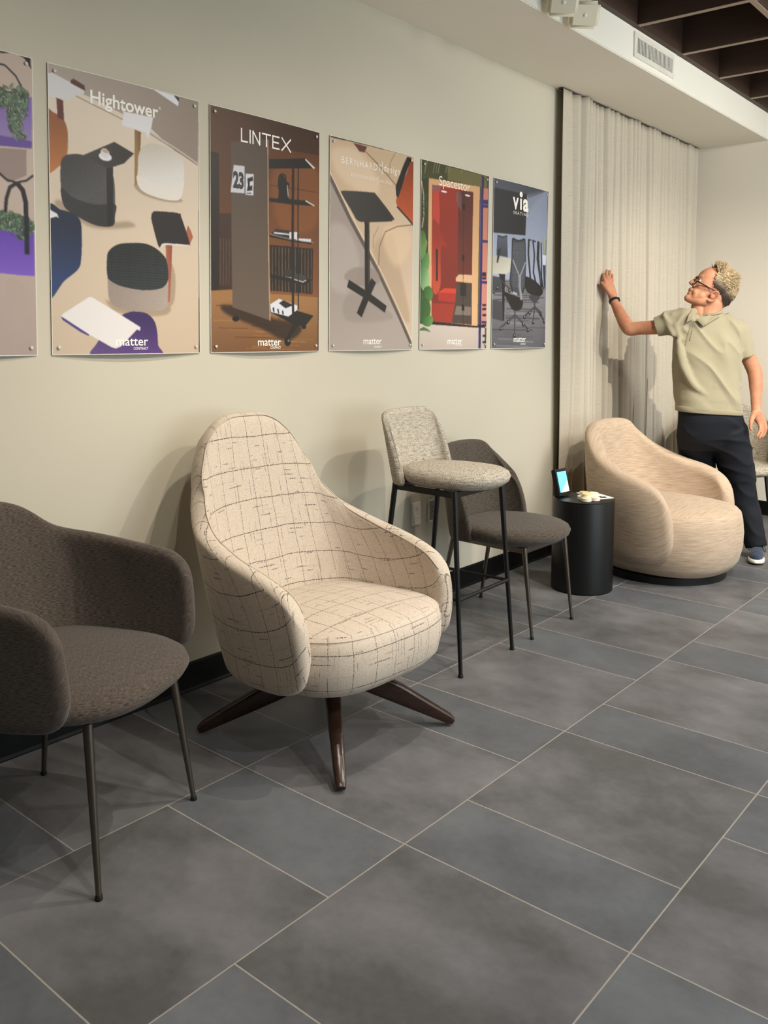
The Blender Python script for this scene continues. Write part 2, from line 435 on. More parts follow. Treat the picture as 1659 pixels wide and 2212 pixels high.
# dark ledger along the soffit top edge
o = box('trim_2', (SOF_X+0.018, (Y0+Y1)/2, (GRID_Z+0.005+ZC)/2), (0.036, Y1-Y0, ZC-GRID_Z-0.005), M['darkwood']); tag(o, kind='structure')
# open grid of dark wooden ceiling beams
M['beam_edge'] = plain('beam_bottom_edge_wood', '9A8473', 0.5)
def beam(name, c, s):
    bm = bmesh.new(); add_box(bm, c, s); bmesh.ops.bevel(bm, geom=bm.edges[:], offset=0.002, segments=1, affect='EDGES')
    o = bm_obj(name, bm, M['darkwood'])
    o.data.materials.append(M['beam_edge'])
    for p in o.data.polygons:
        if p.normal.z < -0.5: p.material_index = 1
    return o
GB = 0.6385; BY0 = 5.35
k = 3
for j in range(-12, 4):
    y = BY0+j*GB
    if Y0+0.05 < y < Y1-0.05:
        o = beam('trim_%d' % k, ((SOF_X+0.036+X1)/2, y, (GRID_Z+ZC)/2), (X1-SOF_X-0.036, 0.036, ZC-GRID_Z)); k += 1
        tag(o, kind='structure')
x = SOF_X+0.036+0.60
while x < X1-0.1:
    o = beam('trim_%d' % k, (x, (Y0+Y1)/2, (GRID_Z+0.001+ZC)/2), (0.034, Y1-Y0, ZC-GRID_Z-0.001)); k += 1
    tag(o, kind='structure'); x += 0.64
# baseboards
def baseboard(name, a, b, nrm):
    a, b, nrm = Vector(a), Vector(b), Vector(nrm); h = 0.112; L = (b-a).length; d = (b-a).normalized()
    prof = [(0, 0), (0.016, 0), (0.016, 0.004), (0.011, 0.014), (0.009, h-0.006), (0.006, h), (0, h)]
    bm = bmesh.new(); A = [bm.verts.new(a+nrm*p+Vector((0, 0, z))) for p, z in prof]; B = [bm.verts.new(b+nrm*p+Vector((0, 0, z))) for p, z in prof]
    for i in range(len(prof)):
        j = (i+1) % len(prof); bm.faces.new((A[i], A[j], B[j], B[i]))
    bm.faces.new(A); bm.faces.new(list(reversed(B)))
    tag(bm_obj(name, bm, M['black_base']), kind='structure')
baseboard('baseboard_left', (0, Y0, 0), (0, Y1, 0), (1, 0, 0))
baseboard('baseboard_back', (0.016, Y1, 0), (X1, Y1, 0), (0, -1, 0))

# ------------------------------------------------------------------ soffit fittings
t = thing('air_vent', 'white rectangular air grille with vertical louvres set in the soffit face', 'air vent', (SOF_X, 4.995, 3.02))
vy0, vy1, vz0, vz1 = -0.27, 0.29, -0.068, 0.070
bm = bmesh.new()
fr = 0.028
for c, s in (((0.005, (vy0+vy1)/2, vz1-fr/2), (0.010, vy1-vy0, fr)), ((0.005, (vy0+vy1)/2, vz0+fr/2), (0.010, vy1-vy0, fr)),
             ((0.005, vy0+fr/2, 0.001), (0.010, fr, vz1-vz0-2*fr)), ((0.005, vy1-fr/2, 0.001), (0.010, fr, vz1-vz0-2*fr))):
    add_box(bm, c, s)
bm_obj('frame', bm, M['white_plastic'], t)
box('backing', (0.0015, (vy0+vy1)/2, 0.001), (0.002, vy1-vy0-2*fr+0.002, vz1-vz0-2*fr+0.002), plain('vent_shadow_grey', '1C1E1C', 0.9), t)
nl = 26
for i in range(nl):
    y = vy0+fr+(i+0.5)*(vy1-vy0-2*fr)/nl
    box('louvre', (0.006, y, 0.001), (0.005, 0.0085, vz1-vz0-2*fr), M['white_plastic'], t)
# ------------------------------------------------------------------ furniture
def make_leg(parent, top, foot, r_top, r_bot, mat, cap=0.012, name='leg'):
    top, foot = Vector(top), Vector(foot); d = (top-foot).normalized()
    a = foot+d*(cap/max(d.z, .1)); n = 8
    l = tube(name, [a+(top-a)*i/n for i in range(n+1)], [r_bot+(r_top-r_bot)*i/n for i in range(n+1)], mat, parent, 20)
    bm = bmesh.new(); add_tube(bm, [foot, foot+Vector((0, 0, 0.003)), a], [r_bot*1.15, r_bot*1.3, r_bot*1.15], 20)
    bm_obj('foot_cap', bm, M['rubber'], l, autosmooth=40)
    return l
def seam(name, pts, r, mat, parent):
    bm = bmesh.new(); add_tube(bm, pts, r, 6); return bm_obj(name, bm, mat, parent, smooth=True)
def prism_leg(parent, pts, mat, name='leg'):
    """pts: list of (pos, halfwidth, halfheight); vertical-ish rectangular tapered arm with rounded edges"""
    P = [Vector(p[0]) for p in pts]; d = (P[-1]-P[0]); side = Vector((-d.y, d.x, 0)).normalized()
    bm = bmesh.new(); rings = []
    for i, (p, w, h) in enumerate(pts):
        a = P[max(i-1, 0)]; b = P[min(i+1, len(P)-1)]; t = (b-a).normalized(); up = side.cross(t)
        if up.z < 0: up = -up
        ring = []
        for k in range(20):
            an = 2*pi*k/20; c, s = cos(an), sin(an); e = 0.45
            x = w*abs(c)**e*(1 if c >= 0 else -1); y = h*abs(s)**e*(1 if s >= 0 else -1)
            ring.append(bm.verts.new(P[i]+side*x+up*y))
        rings.append(ring)
    for a, b in zip(rings[:-1], rings[1:]):
        for k in range(20): bm.faces.new((a[k], a[(k+1) % 20], b[(k+1) % 20], b[k]))
    bm.faces.new(rings[0]); bm.faces.new(list(reversed(rings[-1])))
    return bm_obj(name, bm, mat, parent, autosmooth=60)

# ---- cream high-back lounge chair
def make_windowpane():
    m = NT('cream_windowpane_wool', 0.95, 0, 0.2); uv = m.coord('UV')
    sep0 = m.n('ShaderNodeSeparateXYZ'); m.l(uv, sep0.inputs[0])
    wob = m.noise(uv, 6, 3); wob2 = m.noise(uv, 90, 3)
    def lines(axis, spacing, width, seed, keep=None, brk=None, dash=None, strength=1.0):
        u = sep0.outputs[axis]; v = sep0.outputs[1-axis]
        uu = m.math('ADD', u, m.math('MULTIPLY', m.math('SUBTRACT', wob, 0.5), 0.018))
        uu = m.math('ADD', uu, m.math('MULTIPLY', m.math('SUBTRACT', wob2, 0.5), 0.0025))
        q = m.math('DIVIDE', m.math('ADD', uu, seed), spacing); i = m.math('FLOOR', q)
        d = m.math('MULTIPLY', m.math('ABSOLUTE', m.math('SUBTRACT', m.math('SUBTRACT', q, i), 0.5)), spacing)
        # per-line random
        cmb = m.n('ShaderNodeCombineXYZ'); m.l(i, cmb.inputs[0]); cmb.inputs[1].default_value = seed
        wn = m.n('ShaderNodeTexWhiteNoise', noise_dimensions='2D'); m.l(cmb.outputs[0], wn.inputs['Vector'])
        # along-line presence noise
        c2 = m.n('ShaderNodeCombineXYZ'); m.l(m.math('MULTIPLY', i, 7.3), c2.inputs[0]); m.l(m.math('MULTIPLY', v, 1.0), c2.inputs[1])
        pn = m.noise(c2.outputs[0], brk or 5, 2); fine = m.noise(c2.outputs[0], 160, 2)
        hit = m.ramp(m.math('DIVIDE', d, width), [(0.55, 1.0), (1.0, 0.0)])
        pres = m.ramp(pn, [(keep-0.03, 0.0), (keep+0.03, 1.0)]) if keep else 1.0
        f = m.math('MULTIPLY', hit, pres)
        if dash: f = m.math('MULTIPLY', f, m.ramp(fine, [(dash-0.06, 0.15), (dash+0.08, 1.0)]))
        return m.math('MULTIPLY', f, strength)
    a = lines(1, 0.115, 0.0019, 0.31, 0.33, 4, 0.45, 1.0)      # horizontal main
    b = lines(0, 0.085, 0.0016, 0.17, 0.34, 4, 0.45, 0.85)       # vertical main
    c = lines(1, 0.0172, 0.0022, 0.93, 0.615, 8, 0.47, 1.0)      # short dense dashes
    d = lines(0, 0.0155, 0.0014, 1.71, 0.62, 8, 0.45, 0.8)
    e = lines(1, 0.041, 0.0010, 2.3, 0.57, 6, 0.46, 0.5)
    g = lines(0, 0.033, 0.0009, 3.3, 0.56, 6, 0.46, 0.45)
    f = a
    for x in (b, c, d, e, g): f = m.math('MAXIMUM', f, x)
    ob = m.coord('Object'); n1 = m.noise(ob, 520, 3, 0.65); n2 = m.noise(ob, 60, 3)
    base = m.mix(m.ramp(n1, [(0.35, 0.0), (0.62, 1.0)]), 'A79788', 'DDD1C2')
    base = m.mix(m.math('MULTIPLY', n2, 0.2), base, 'C0B19E')
    m.col(m.mix(f, base, '3A3330'))
    m.bump(n1, 0.22, 0.0016); m.b.inputs['Sheen Weight'].default_value = 0.15
    return m.mat
M['windowpane'] = make_windowpane()
M['wood_leg'] = NT('dark_walnut_gloss', 0.22); _m = M['wood_leg']; _n = _m.noise(_m.coord(), 5, 5, stretch=(3, 3, 20)); _m.col(_m.mix(_n, '1C100C', '3A241C')); M['wood_leg'] = _m.mat

LOUNGE_ROT = radians(-1)
t = thing('lounge_chair', 'cream high-back lounge chair with dark windowpane lines on a four-spoke dark wood base', 'lounge chair', (0.650, 2.225, 0), LOUNGE_ROT)
st = [((-.25, 0, .258), (-.375, 0, .66), (-.475, 0, 1.105), .07),
      ((-.245, .10, .258), (-.37, .11, .66), (-.472, .095, 1.098), .07),
      ((-.225, .19, .258), (-.345, .205, .635), (-.462, .172, 1.052), .07),
      ((-.18, .265, .258), (-.295, .285, .59), (-.435, .238, .955), .068),
      ((-.11, .315, .26), (-.21, .335, .54), (-.375, .290, .83), .066),
      ((-.02, .34, .262), (-.09, .362, .50), (-.28, .345, .745), .065),
      ((.07, .345, .266), (.04, .372, .475), (-.12, .370, .69), .064),
      ((.15, .345, .275), (.14, .372, .46), (.04, .372, .655), .063),
      ((.21, .34, .30), (.215, .366, .452), (.16, .368, .615), .062),
      ((.245, .335, .35), (.262, .36, .448), (.235, .362, .555), .06)]
def lounge_inner(x, tt, p):
    w = math.exp(-(x/0.30)**4)
    z = p[2]
    pil = 0.052*math.exp(-((z-0.950)/0.092)**6)
    groove = -0.010*math.exp(-((z-0.848)/0.018)**2)
    low = 0.020*math.exp(-((z-0.70)/0.13)**4)
    return w*(pil+groove+low)
sh = shell('backrest', st, M['windowpane'], t, nu=150, nt=60, inner=lounge_inner, piping=True)
seat = cushion('seat_cushion', superell(0.015, 0.335, 0.345, 3.1), [(.09, .245), (.045, .252), (.012, .285), (0, .34), (.0, .40), (.012, .438), (.03, .452)], M['windowpane'], t, n=96, dome=0.03, piping=True,
               tilt=lambda x, y: 0.05*(x-0.05)*(1 if x > -1 else 0))
# star base
hub = lathe('base_hub', [(.03, .17), (.045, .175), (.05, .20), (.05, .25), (.12, .255), (.12, .262)], M['black_metal'], t)
def world_to(tobj_loc, rz, p):
    x, y = p[0]-tobj_loc[0], p[1]-tobj_loc[1]; c, s = cos(-rz), sin(-rz)
    return (x*c-y*s, x*s+y*c, p[2])
for fx, fy in ((.983, 1.925), (.967, 2.541), (.330, 1.896), (.317, 2.51)):
    a = world_to((.650, 2.225), LOUNGE_ROT, (fx, fy, 0.014)); d = Vector((a[0], a[1], 0)).normalized()
    prism_leg(t, [((d.x*.02, d.y*.02, .218), .028, .030), ((d.x*.10, d.y*.10, .196), .027, .042), ((d.x*.25, d.y*.25, .122), .023, .034), ((a[0]*.96, a[1]*.96, .026), .018, .017), ((a[0]*.995, a[1]*.995, .016), .015, .011)], M['wood_leg'])

# ---- dark armchair
def armchair(name, label, loc, rz, mat, legmat, group=None, k=1.0, leg_r=(.013, .0075), feet=None):
    t = thing(name, label, 'armchair', loc, rz, group)
    st = [((-.23, 0, .425), (-.295, 0, .66), (-.335, 0, .905), .05),
          ((-.225, .12, .425), (-.285, .12, .66), (-.325, .11, .90), .05),
          ((-.20, .21, .425), (-.25, .225, .64), (-.295, .20, .87), .05),
          ((-.13, .28, .425), (-.165, .305, .61), (-.235, .28, .80), .05),
          ((-.02, .305, .425), (-.035, .325, .60), (-.115, .32, .775), .046),
          ((.09, .31, .43), (.08, .325, .595), (.02, .325, .755), .046),
          ((.19, .305, .445), (.185, .318, .59), (.15, .325, .735), .046),
          ((.235, .30, .495), (.232, .31, .585), (.218, .315, .685), .046)]
    st = [tuple((tuple(np.array(q)*k) if hasattr(q, '__len__') else q*k) for q in s) for s in st]
    shell('backrest', st, mat, t, nu=110, nt=14)
    cushion('seat', superell(0.0*k, 0.32*k, 0.30*k, 2.7), [(.14, .415*k), (.05, .421*k), (.012, .438*k), (0, .458*k), (.008, .478*k), (.03, .492*k)], mat, t, n=80, dome=0.022, uvrot=0.9)
    f = feet or [(.264, .245), (.264, -.245), (-.264, .245), (-.264, -.245)]
    for (a, b) in f:
        make_leg(t, (a*.80*k, b*.84*k, .425*k), (a*k, b*k, 0), leg_r[0], leg_r[1], legmat)
    bm = bmesh.new(); add_box(bm, (0, 0, .383*k), (.36*k, .02, .04)); add_box(bm, (0.17*k, 0, .392*k), (.02, .30*k, .03)); add_box(bm, (-0.17*k, 0, .392*k), (.02, .30*k, .03))
    bm_obj('under_frame', bm, M['black_metal'], t)
    return t
armchair('armchair', 'dark brown upholstered armchair with slim bronze legs at the left edge', (.529, 1.28, 0), radians(24), M['darkfab'], M['bronze'])
armchair('armchair', 'coarse black and cream boucle armchair in the corner behind the standing person', (.60, 6.52, 0), radians(-62), M['boucle2'], M['black_metal'], k=1.0)

# ---- low-back shell family: bar stool and side chair
def side_chair(prof, name, label, cat, loc, rz, mat, legmat, sh_, sz, back_top, feet, half_w=.205, back_f=-.205, leg_r=(.013, .008), wrap=0.0, seat_f=(.03, .24), footrest=None, apron=False, grow=1.0):
    t = thing(name, label, cat, loc, rz)
    w = half_w; b = back_f; zb = sz-.075; H = back_top-sz
    st = [((b+db, s_*w*.97, zb+.01*i/5), (b+dm, s_*w, sz+hm*H), (b+dt, st_*w, sz+ht*H), .042-.002*i) for i, (s_, st_, db, dm, dt, hm, ht) in enumerate(prof)]
    shell('backrest', st, mat, t, nu=90, nt=14)
    cushion('seat', superell(seat_f[0], seat_f[1], w+.012, 2.35), [(.10, sz-.062), (.035, sz-.056), (.008, sz-.036), (0, sz-.015), (.010, sz+.004), (.032, sz+.016)], mat, t, n=80, dome=0.014, uvrot=0.3)
    legs = []
    for (a, c_, ta, tc) in feet:
        legs.append(make_leg(t, (ta, tc, sz-.055), (a, c_, 0), leg_r[0], leg_r[1], legmat))
    bm = bmesh.new()
    P = [Vector((f[2]*.97, f[3]*.97, sz-.072)) for f in feet]
    for i, j in ((0, 1), (1, 3), (3, 2), (2, 0)):
        v = P[j]-P[i]; mid = (P[i]+P[j])/2; an = math.atan2(v.y, v.x)
        add_box(bm, mid, (v.length, .016, .024), Matrix.Rotation(an, 3, 'Z'))
    bm_obj('seat_frame', bm, legmat if not apron else legmat, t)
    if footrest is not None:
        z = footrest
        def at(i):
            a, c_, ta, tc = feet[i]; u = z/(sz-.055); return Vector((a+(ta-a)*u, c_+(tc-c_)*u, z))
        tube('footrest', [at(0), at(1)], .0085, legmat, t, 14)
        zz = z+0.0
        tube('side_rail', [at(0), at(2)], .007, legmat, t, 12); tube('side_rail', [at(1), at(3)], .007, legmat, t, 12)
    return t
STOOL_BACK = [(0, 0, 0, -.035, -.062, .42, 1.0), (.42, .42, .002, -.033, -.060, .42, .997), (.74, .70, .010, -.024, -.056, .42, .985), (.92, .86, .040, -.004, -.046, .42, .95), (1.0, .945, .088, .034, -.022, .40, .85)]
CHAIR_BACK = [(0, 0, 0, -.04, -.072, .42, 1.0), (.42, .40, .005, -.037, -.068, .42, .99), (.74, .68, .022, -.014, -.056, .42, .955), (.92, .84, .068, .028, -.030, .39, .86),
              (1.0, .93, .130, .090, .030, .33, .69), (1.01, .975, .185, .150, .098, .26, .50)]
side_chair(STOOL_BACK, 'bar_stool', 'tall bar stool in grey and cream boucle with slim black legs and footrest', 'bar stool', (.505, 3.12, 0), radians(1.5), M['boucle'], M['black_metal'], .8, .815, 1.072,
           [(.225, -.208, .165, -.185), (.225, .208, .165, .185), (-.235, -.20, -.155, -.165), (-.235, .20, -.155, .165)], footrest=.315, half_w=.195, back_f=-.17, seat_f=(.045, .24), leg_r=(.0125, .0085))
side_chair(CHAIR_BACK, 'side_chair', 'dark taupe upholstered side chair with bronze tapered legs behind the bar stool', 'chair', (.452, 3.70, 0), radians(0), M['darkfab2'], M['bronze'], .47, .475, .865,
           [(.272, -.192, .22, -.19), (.272, .192, .22, .19), (-.27, -.198, -.19, -.17), (-.27, .198, -.19, .17)], half_w=.255, back_f=-.205, seat_f=(.045, .265), leg_r=(.0125, .0075))

# ---- tan swivel tub chair
t = thing('swivel_chair', 'tan slub-weave round swivel lounge chair on a black plinth in front of the curtain', 'lounge chair', (.690, 5.105, 0), radians(-5))
lathe('plinth', [(.33, 0.0), (.36, .0), (.36, .040), (.33, .048)], M['black_metal'], t, n=64)
cushion('seat_cushion', superell(.02, .405, .40, 2.4), [(.10, .045), (.045, .054), (.012, .10), (-.006, .175), (-.010, .26), (-.002, .335), (.008, .378), (.03, .400)], M['tanfab'], t, n=110, dome=0.05)
st = [((-.29, 0, .06), (-.365, 0, .45), (-.395, 0, .872), .10),
      ((-.285, .12, .06), (-.36, .13, .45), (-.39, .115, .868), .10),
      ((-.25, .235, .06), (-.32, .255, .44), (-.375, .205, .85), .10),
      ((-.18, .32, .06), (-.225, .345, .42), (-.325, .265, .775), .10),
      ((-.08, .365, .062), (-.10, .395, .385), (-.23, .335, .68), .10),
      ((.03, .385, .066), (.03, .42, .35), (-.08, .39, .612), .10),
      ((.12, .38, .075), (.13, .42, .33), (.06, .405, .572), .095),
      ((.19, .365, .11), (.205, .40, .315), (.16, .40, .525), .09),
      ((.225, .35, .185), (.25, .38, .31), (.225, .39, .44), .085)]
st = [tuple((q[0], q[1], .05+.965*q[2]) if hasattr(q, '__len__') else q for q in s_) for s_ in st]
shell('backrest', st, M['tanfab'], t, nu=150, nt=20)

# ---- drum side table and the things on it
DT = (.501, 4.428, 0); DR = .168; DZ = .505
t = thing('drum_table', 'black cylindrical drum side table between the dark side chair and the tan swivel chair', 'side table', DT)
lathe('body', [(DR-.008, 0), (DR-.006, .004), (DR, .006), (DR, DZ-.012), (DR-.002, DZ-.006), (DR-.006, DZ-.006)], M['black_metal'], t, n=96)
lathe('table_top', [(DR-.004, DZ-.006), (DR, DZ-.005), (DR, DZ-.001), (DR-.003, DZ)], M['black_metal'], t, n=96)
# ------------------------------------------------------------------ things on the drum table
t = thing('tablet_display', 'small black tablet display with a glowing blue and white screen propped on the drum table', 'tablet', (.400, 4.385, DZ+.001), radians(-4))
def tilt_box(name, c, s, mat, parent, lean, bevel=.003):
    R = Matrix.Rotation(-lean, 3, 'Y'); bm = bmesh.new(); add_box(bm, (0, 0, 0), s)
    if bevel: bmesh.ops.bevel(bm, geom=bm.edges[:], offset=bevel, segments=2, affect='EDGES')
    bmesh.ops.transform(bm, matrix=R.to_4x4() @ Matrix.Translation(c), verts=bm.verts[:]); return bm_obj(name, bm, mat, parent, autosmooth=40)
LEAN = radians(14)
TW, TH, TT = .118, .150, .026
tilt_box('body', (0, 0, TH/2+.004), (TT, TW, TH), M['black_metal'], t, LEAN, .004)
scr = NT('lit_tablet_screen', 0.3); uv = scr.coord('Object')
sp = scr.n('ShaderNodeSeparateXYZ'); scr.l(uv, sp.inputs[0])
diag = scr.math('GREATER_THAN', scr.math('SUBTRACT', sp.outputs[2], scr.math('MULTIPLY', sp.outputs[1], 0.75)), .052)
rows = scr.math('GREATER_THAN', scr.noise(uv, 1, 2, .6, (1, 60, 260)), .56)
c = scr.mix(diag, 'F6F8FA', '66CFF2'); c = scr.mix(scr.math('MULTIPLY', scr.math('MULTIPLY', rows, diag), .35), c, '2E86B8')
scr.col(c); scr.l(c, scr.b.inputs['Emission Color']); scr.b.inputs['Emission Strength'].default_value = .75
tilt_box('screen', (TT/2+.0008, .002, TH/2+.006), (.002, TW-.030, TH-.036), scr.mat, t, LEAN, 0)
tilt_box('stand', (-TT/2-.012, 0, .012), (.02, .07, .02), M['black_metal'], t, LEAN, .002)

# round drink coasters / discs in two layers
M['disc_side'] = plain('pale_pink_card_edge', 'EDE0D4', 0.6)
M['disc_yellow'] = plain('yellow_printed_card', 'E9D9A6', 0.5, var=.10, scale=60)
M['disc_orange'] = plain('orange_printed_card', 'E3BC7A', 0.5, var=.10, scale=60)
M['disc_cream'] = plain('cream_printed_card', 'EFE6D2', 0.5, var=.06, scale=60)
def tin(loc, top, label):
    t = thing('round_tin', label, 'tin', loc, 0, 'round tins on the drum table')
    lathe('base', [(.0255, 0), (.0275, .001), (.0275, .0115), (.0262, .0125)], M['disc_side'], t, 32)
    lathe('lid', [(.0262, .0125), (.0278, .013), (.0278, .0165), (.0262, .018)], top, t, 32)
BX, BY = .560, 4.375
spots_ = [(0, -.030, 0, 'disc_yellow', 'pale yellow round tin at the left of the bottom layer, nearest the tablet'), (.022, .027, 0, 'disc_cream', 'cream round tin at the front of the bottom layer on the drum table'),
          (-.028, .075, 0, 'disc_cream', 'cream round tin at the right of the bottom layer, beside the white papers'), (-.045, .012, 0, 'disc_cream', 'cream round tin at the back of the bottom layer, under the orange one'),
          (-.012, .002, .0182, 'disc_yellow', 'yellow-topped round tin at the left of the upper layer'), (-.048, .040, .0182, 'disc_orange', 'orange-topped round tin at the back of the upper layer'), (-.003, .056, .0182, 'disc_cream', 'cream-topped round tin at the right of the upper layer')]
for dx, dy, dz, mm_, lab in spots_:
    tin((BX+dx, BY+dy, DZ+dz+.0005), M[mm_], lab)
# sheet of paper overhanging the table edge
M['paper'] = plain('bright_white_paper', 'F7F4EC', 0.6, var=.01)
def paper(loc, rz, w, h, label, th=.0012):
    bm = bmesh.new(); n = 10; g = [[None]*(n+1) for _ in range(2)]
    for k, z in ((0, 0), (1, th)):
        g[k] = [[bm.verts.new((-w/2+w*i/n, -h/2+h*j/n, z)) for j in range(n+1)] for i in range(n+1)]
    for i in range(n):
        for j in range(n):
            bm.faces.new((g[1][i][j], g[1][i+1][j], g[1][i+1][j+1], g[1][i][j+1])); bm.faces.new((g[0][i][j+1], g[0][i+1][j+1], g[0][i+1][j], g[0][i][j]))
    for i in range(n):
        for (a, b) in (((i, 0), (i+1, 0)), ((i+1, n), (i, n)), ((0, i+1), (0, i)), ((n, i), (n, i+1))):
            bm.faces.new((g[0][a[0]][a[1]], g[0][b[0]][b[1]], g[1][b[0]][b[1]], g[1][a[0]][a[1]]))
    o = bm_obj('paper_sheet', bm, M['paper']); o.location = loc; o.rotation_euler = (0, 0, rz)
    return tag(o, label, 'paper')
paper((.52, 4.525, DZ+.0008), radians(62), .11, .20, 'white sheets of paper lying on the drum table behind the round tins', .003)
t = thing('pen', 'short black pen lying on the drum table in front of the white papers', 'pen', (.585, 4.475, DZ), radians(50))
tube('barrel', [(-.028, 0, .006), (.022, 0, .006)], .005, M['rubber'], t, 14); tube('clip', [(-.026, 0, .0125), (-.002, 0, .0125)], .0012, M['black_metal'], t, 8); tube('tip', [(.0225, 0, .006), (.031, 0, .006)], [.004, .001], M['black_metal'], t, 12)

# ------------------------------------------------------------------ wall plates
M['slot'] = NT('dark_socket_slot', 0.6, color='2C2A28').mat
def plate_base(t, w, h):
    bm = bmesh.new(); add_box(bm, (.003, 0, 0), (.006, w, h)); bmesh.ops.bevel(bm, geom=bm.edges[:], offset=.0022, segments=2, affect='EDGES'); bm_obj('cover_plate', bm, M['white_plastic'], t, autosmooth=40)
t = thing('wall_outlet', 'white duplex power outlet low on the wall, left of the thin black stool leg', 'power outlet', (0, 3.555, .480)); plate_base(t, .076, .122)
for z in (.026, -.026):
    bm = bmesh.new(); n = 28; vs = []
    for k in range(n):
        a = 2*pi*k/n; vs.append((.0075, .0165*cos(a), z+max(-.0135, min(.0135, .0175*sin(a)))))
    top = [bm.verts.new(v) for v in vs]; bot = [bm.verts.new((.0055, v[1], v[2])) for v in vs]; bm.faces.new(top)
    for k in range(n): bm.faces.new((top[k], bot[k], bot[(k+1) % n], top[(k+1) % n]))
    s_ = bm_obj('socket', bm, M['white_plastic'], t)
    bm = bmesh.new(); add_box(bm, (.0077, -.006, z+.003), (.001, .002, .008)); add_box(bm, (.0077, .006, z+.003), (.001, .002, .0068)); add_lathe(bm, [(.0022, -.0005), (.0022, .0005)], 12, (0, 0, 0))
    vs = bm.verts[-24:]; bmesh.ops.transform(bm, matrix=Matrix.Translation((.0077, 0, z-.008)) @ Matrix.Rotation(pi/2, 4, 'Y'), verts=vs); bm_obj('slots', bm, M['slot'], s_)
t = thing('data_outlet', 'white data wall plate with grey insert, half hidden behind the thin black stool leg', 'wall plate', (0, 3.700, .479)); plate_base(t, .090, .124)
ins = box('insert', (.0068, -.012, 0), (.002, .040, .100), plain('grey_insert_plastic', '8B8B90', .5), t, .0008)
for z in (.018, -.006): box('port', (.0081, -.008, z), (.001, .006, .005), M['slot'], ins)
for z in (.047, -.047): box('label_window', (.0066, .016, z), (.0015, .022, .012), plain('grey_label_plastic', 'A9A89F', .5), t, .0004)

# ------------------------------------------------------------------ two-head emergency light on the soffit face
t = thing('emergency_light', 'white two-head emergency light fixed to the soffit face near the top of the picture', 'emergency light', (SOF_X, 3.86, 2.965))
M['ivory'] = plain('ivory_plastic', 'E8DFC6', 0.4, var=.01)
def rounded_slab(bm, c, s, r, ax):
    pass
box('housing', (.035, 0.02, .055), (.07, .36, .11), M['ivory'], t, .014, seg=3)
for y0_, tip_ in ((-.105, -10), (.105, -6)):
    R = Matrix.Rotation(radians(-38+tip_), 3, 'Z') @ Matrix.Rotation(radians(26), 3, 'Y')
    bm = bmesh.new(); add_box(bm, (0, 0, 0), (.045, .150, .128)); bmesh.ops.bevel(bm, geom=bm.edges[:], offset=.018, segments=3, affect='EDGES')
    bmesh.ops.transform(bm, matrix=Matrix.Translation((.092, y0_, -.015)) @ R.to_4x4(), verts=bm.verts[:])
    h = bm_obj('lamp_head', bm, M['ivory'], t, autosmooth=50)
    n_ = R @ Vector((1, 0, 0)); c_ = Vector((.092, y0_, -.015))+n_*.0235
    bm = bmesh.new(); add_lathe(bm, [(.008, 0), (.008, .003), (.004, .0045)], 20); bmesh.ops.transform(bm, matrix=Matrix.Translation(c_) @ n_.to_track_quat('Z', 'Y').to_matrix().to_4x4(), verts=bm.verts[:])
    bm_obj('lens', bm, NT('clear_led_lens', .1, color='F8F6EE').mat, h, autosmooth=40)
    tube('swivel_neck', [(.05, y0_, .02), tuple(Vector((.092, y0_, -.015))-n_*.015)], .016, M['ivory'], t, 16)
bm = bmesh.new(); add_lathe(bm, [(.013, 0), (.013, .004), (.008, .005), (.008, .002)], 24); bmesh.ops.transform(bm, matrix=Matrix.Translation((.071, .03, .05)) @ Matrix.Rotation(pi/2, 4, 'Y'), verts=bm.verts[:])
bm_obj('test_button', bm, plain('grey_button_plastic', '5E5C58', .4), t, autosmooth=40)

# ------------------------------------------------------------------ curtain
def make_curtain_mat():
    m = NT('oatmeal_linen_curtain', 0.95, 0, 0.15); uv = m.coord('UV')
    n1 = m.noise(uv, 1.0, 3, .6, (16, 260, 1)); n2 = m.noise(uv, 1.0, 2, .5, (420, 420, 1)); n3 = m.noise(uv, 1, 3, .5, (5, 200, 1), (3, 3, 0))
    f = m.math('ADD', m.math('MULTIPLY', n1, .6), m.math('MULTIPLY', n2, .4))
    c = m.mix(m.ramp(f, [(.35, 0.0), (.65, 1.0)]), 'C0B8A9', 'CFC7B8')
    c = m.mix(m.math('MULTIPLY', m.ramp(n3, [(.64, 0.0), (.72, 1.0)]), .35), c, '8F8676')
    m.col(c); m.bump(f, .12, .0012)
    tr = m.n('ShaderNodeBsdfTranslucent'); m.l(c, tr.inputs[0]); mx = m.n('ShaderNodeMixShader'); mx.inputs[0].default_value = .12
    out = [n for n in m.t.nodes if n.type == 'OUTPUT_MATERIAL'][0]; m.l(m.b.outputs[0], mx.inputs[1]); m.l(tr.outputs[0], mx.inputs[2]); m.l(mx.outputs[0], out.inputs[0])
    return m.mat
M['curtain'] = make_curtain_mat()
rng = random.Random(11)
CY0, CY1, CZ0, CZ1 = 4.905, 7.17, .03, 2.906
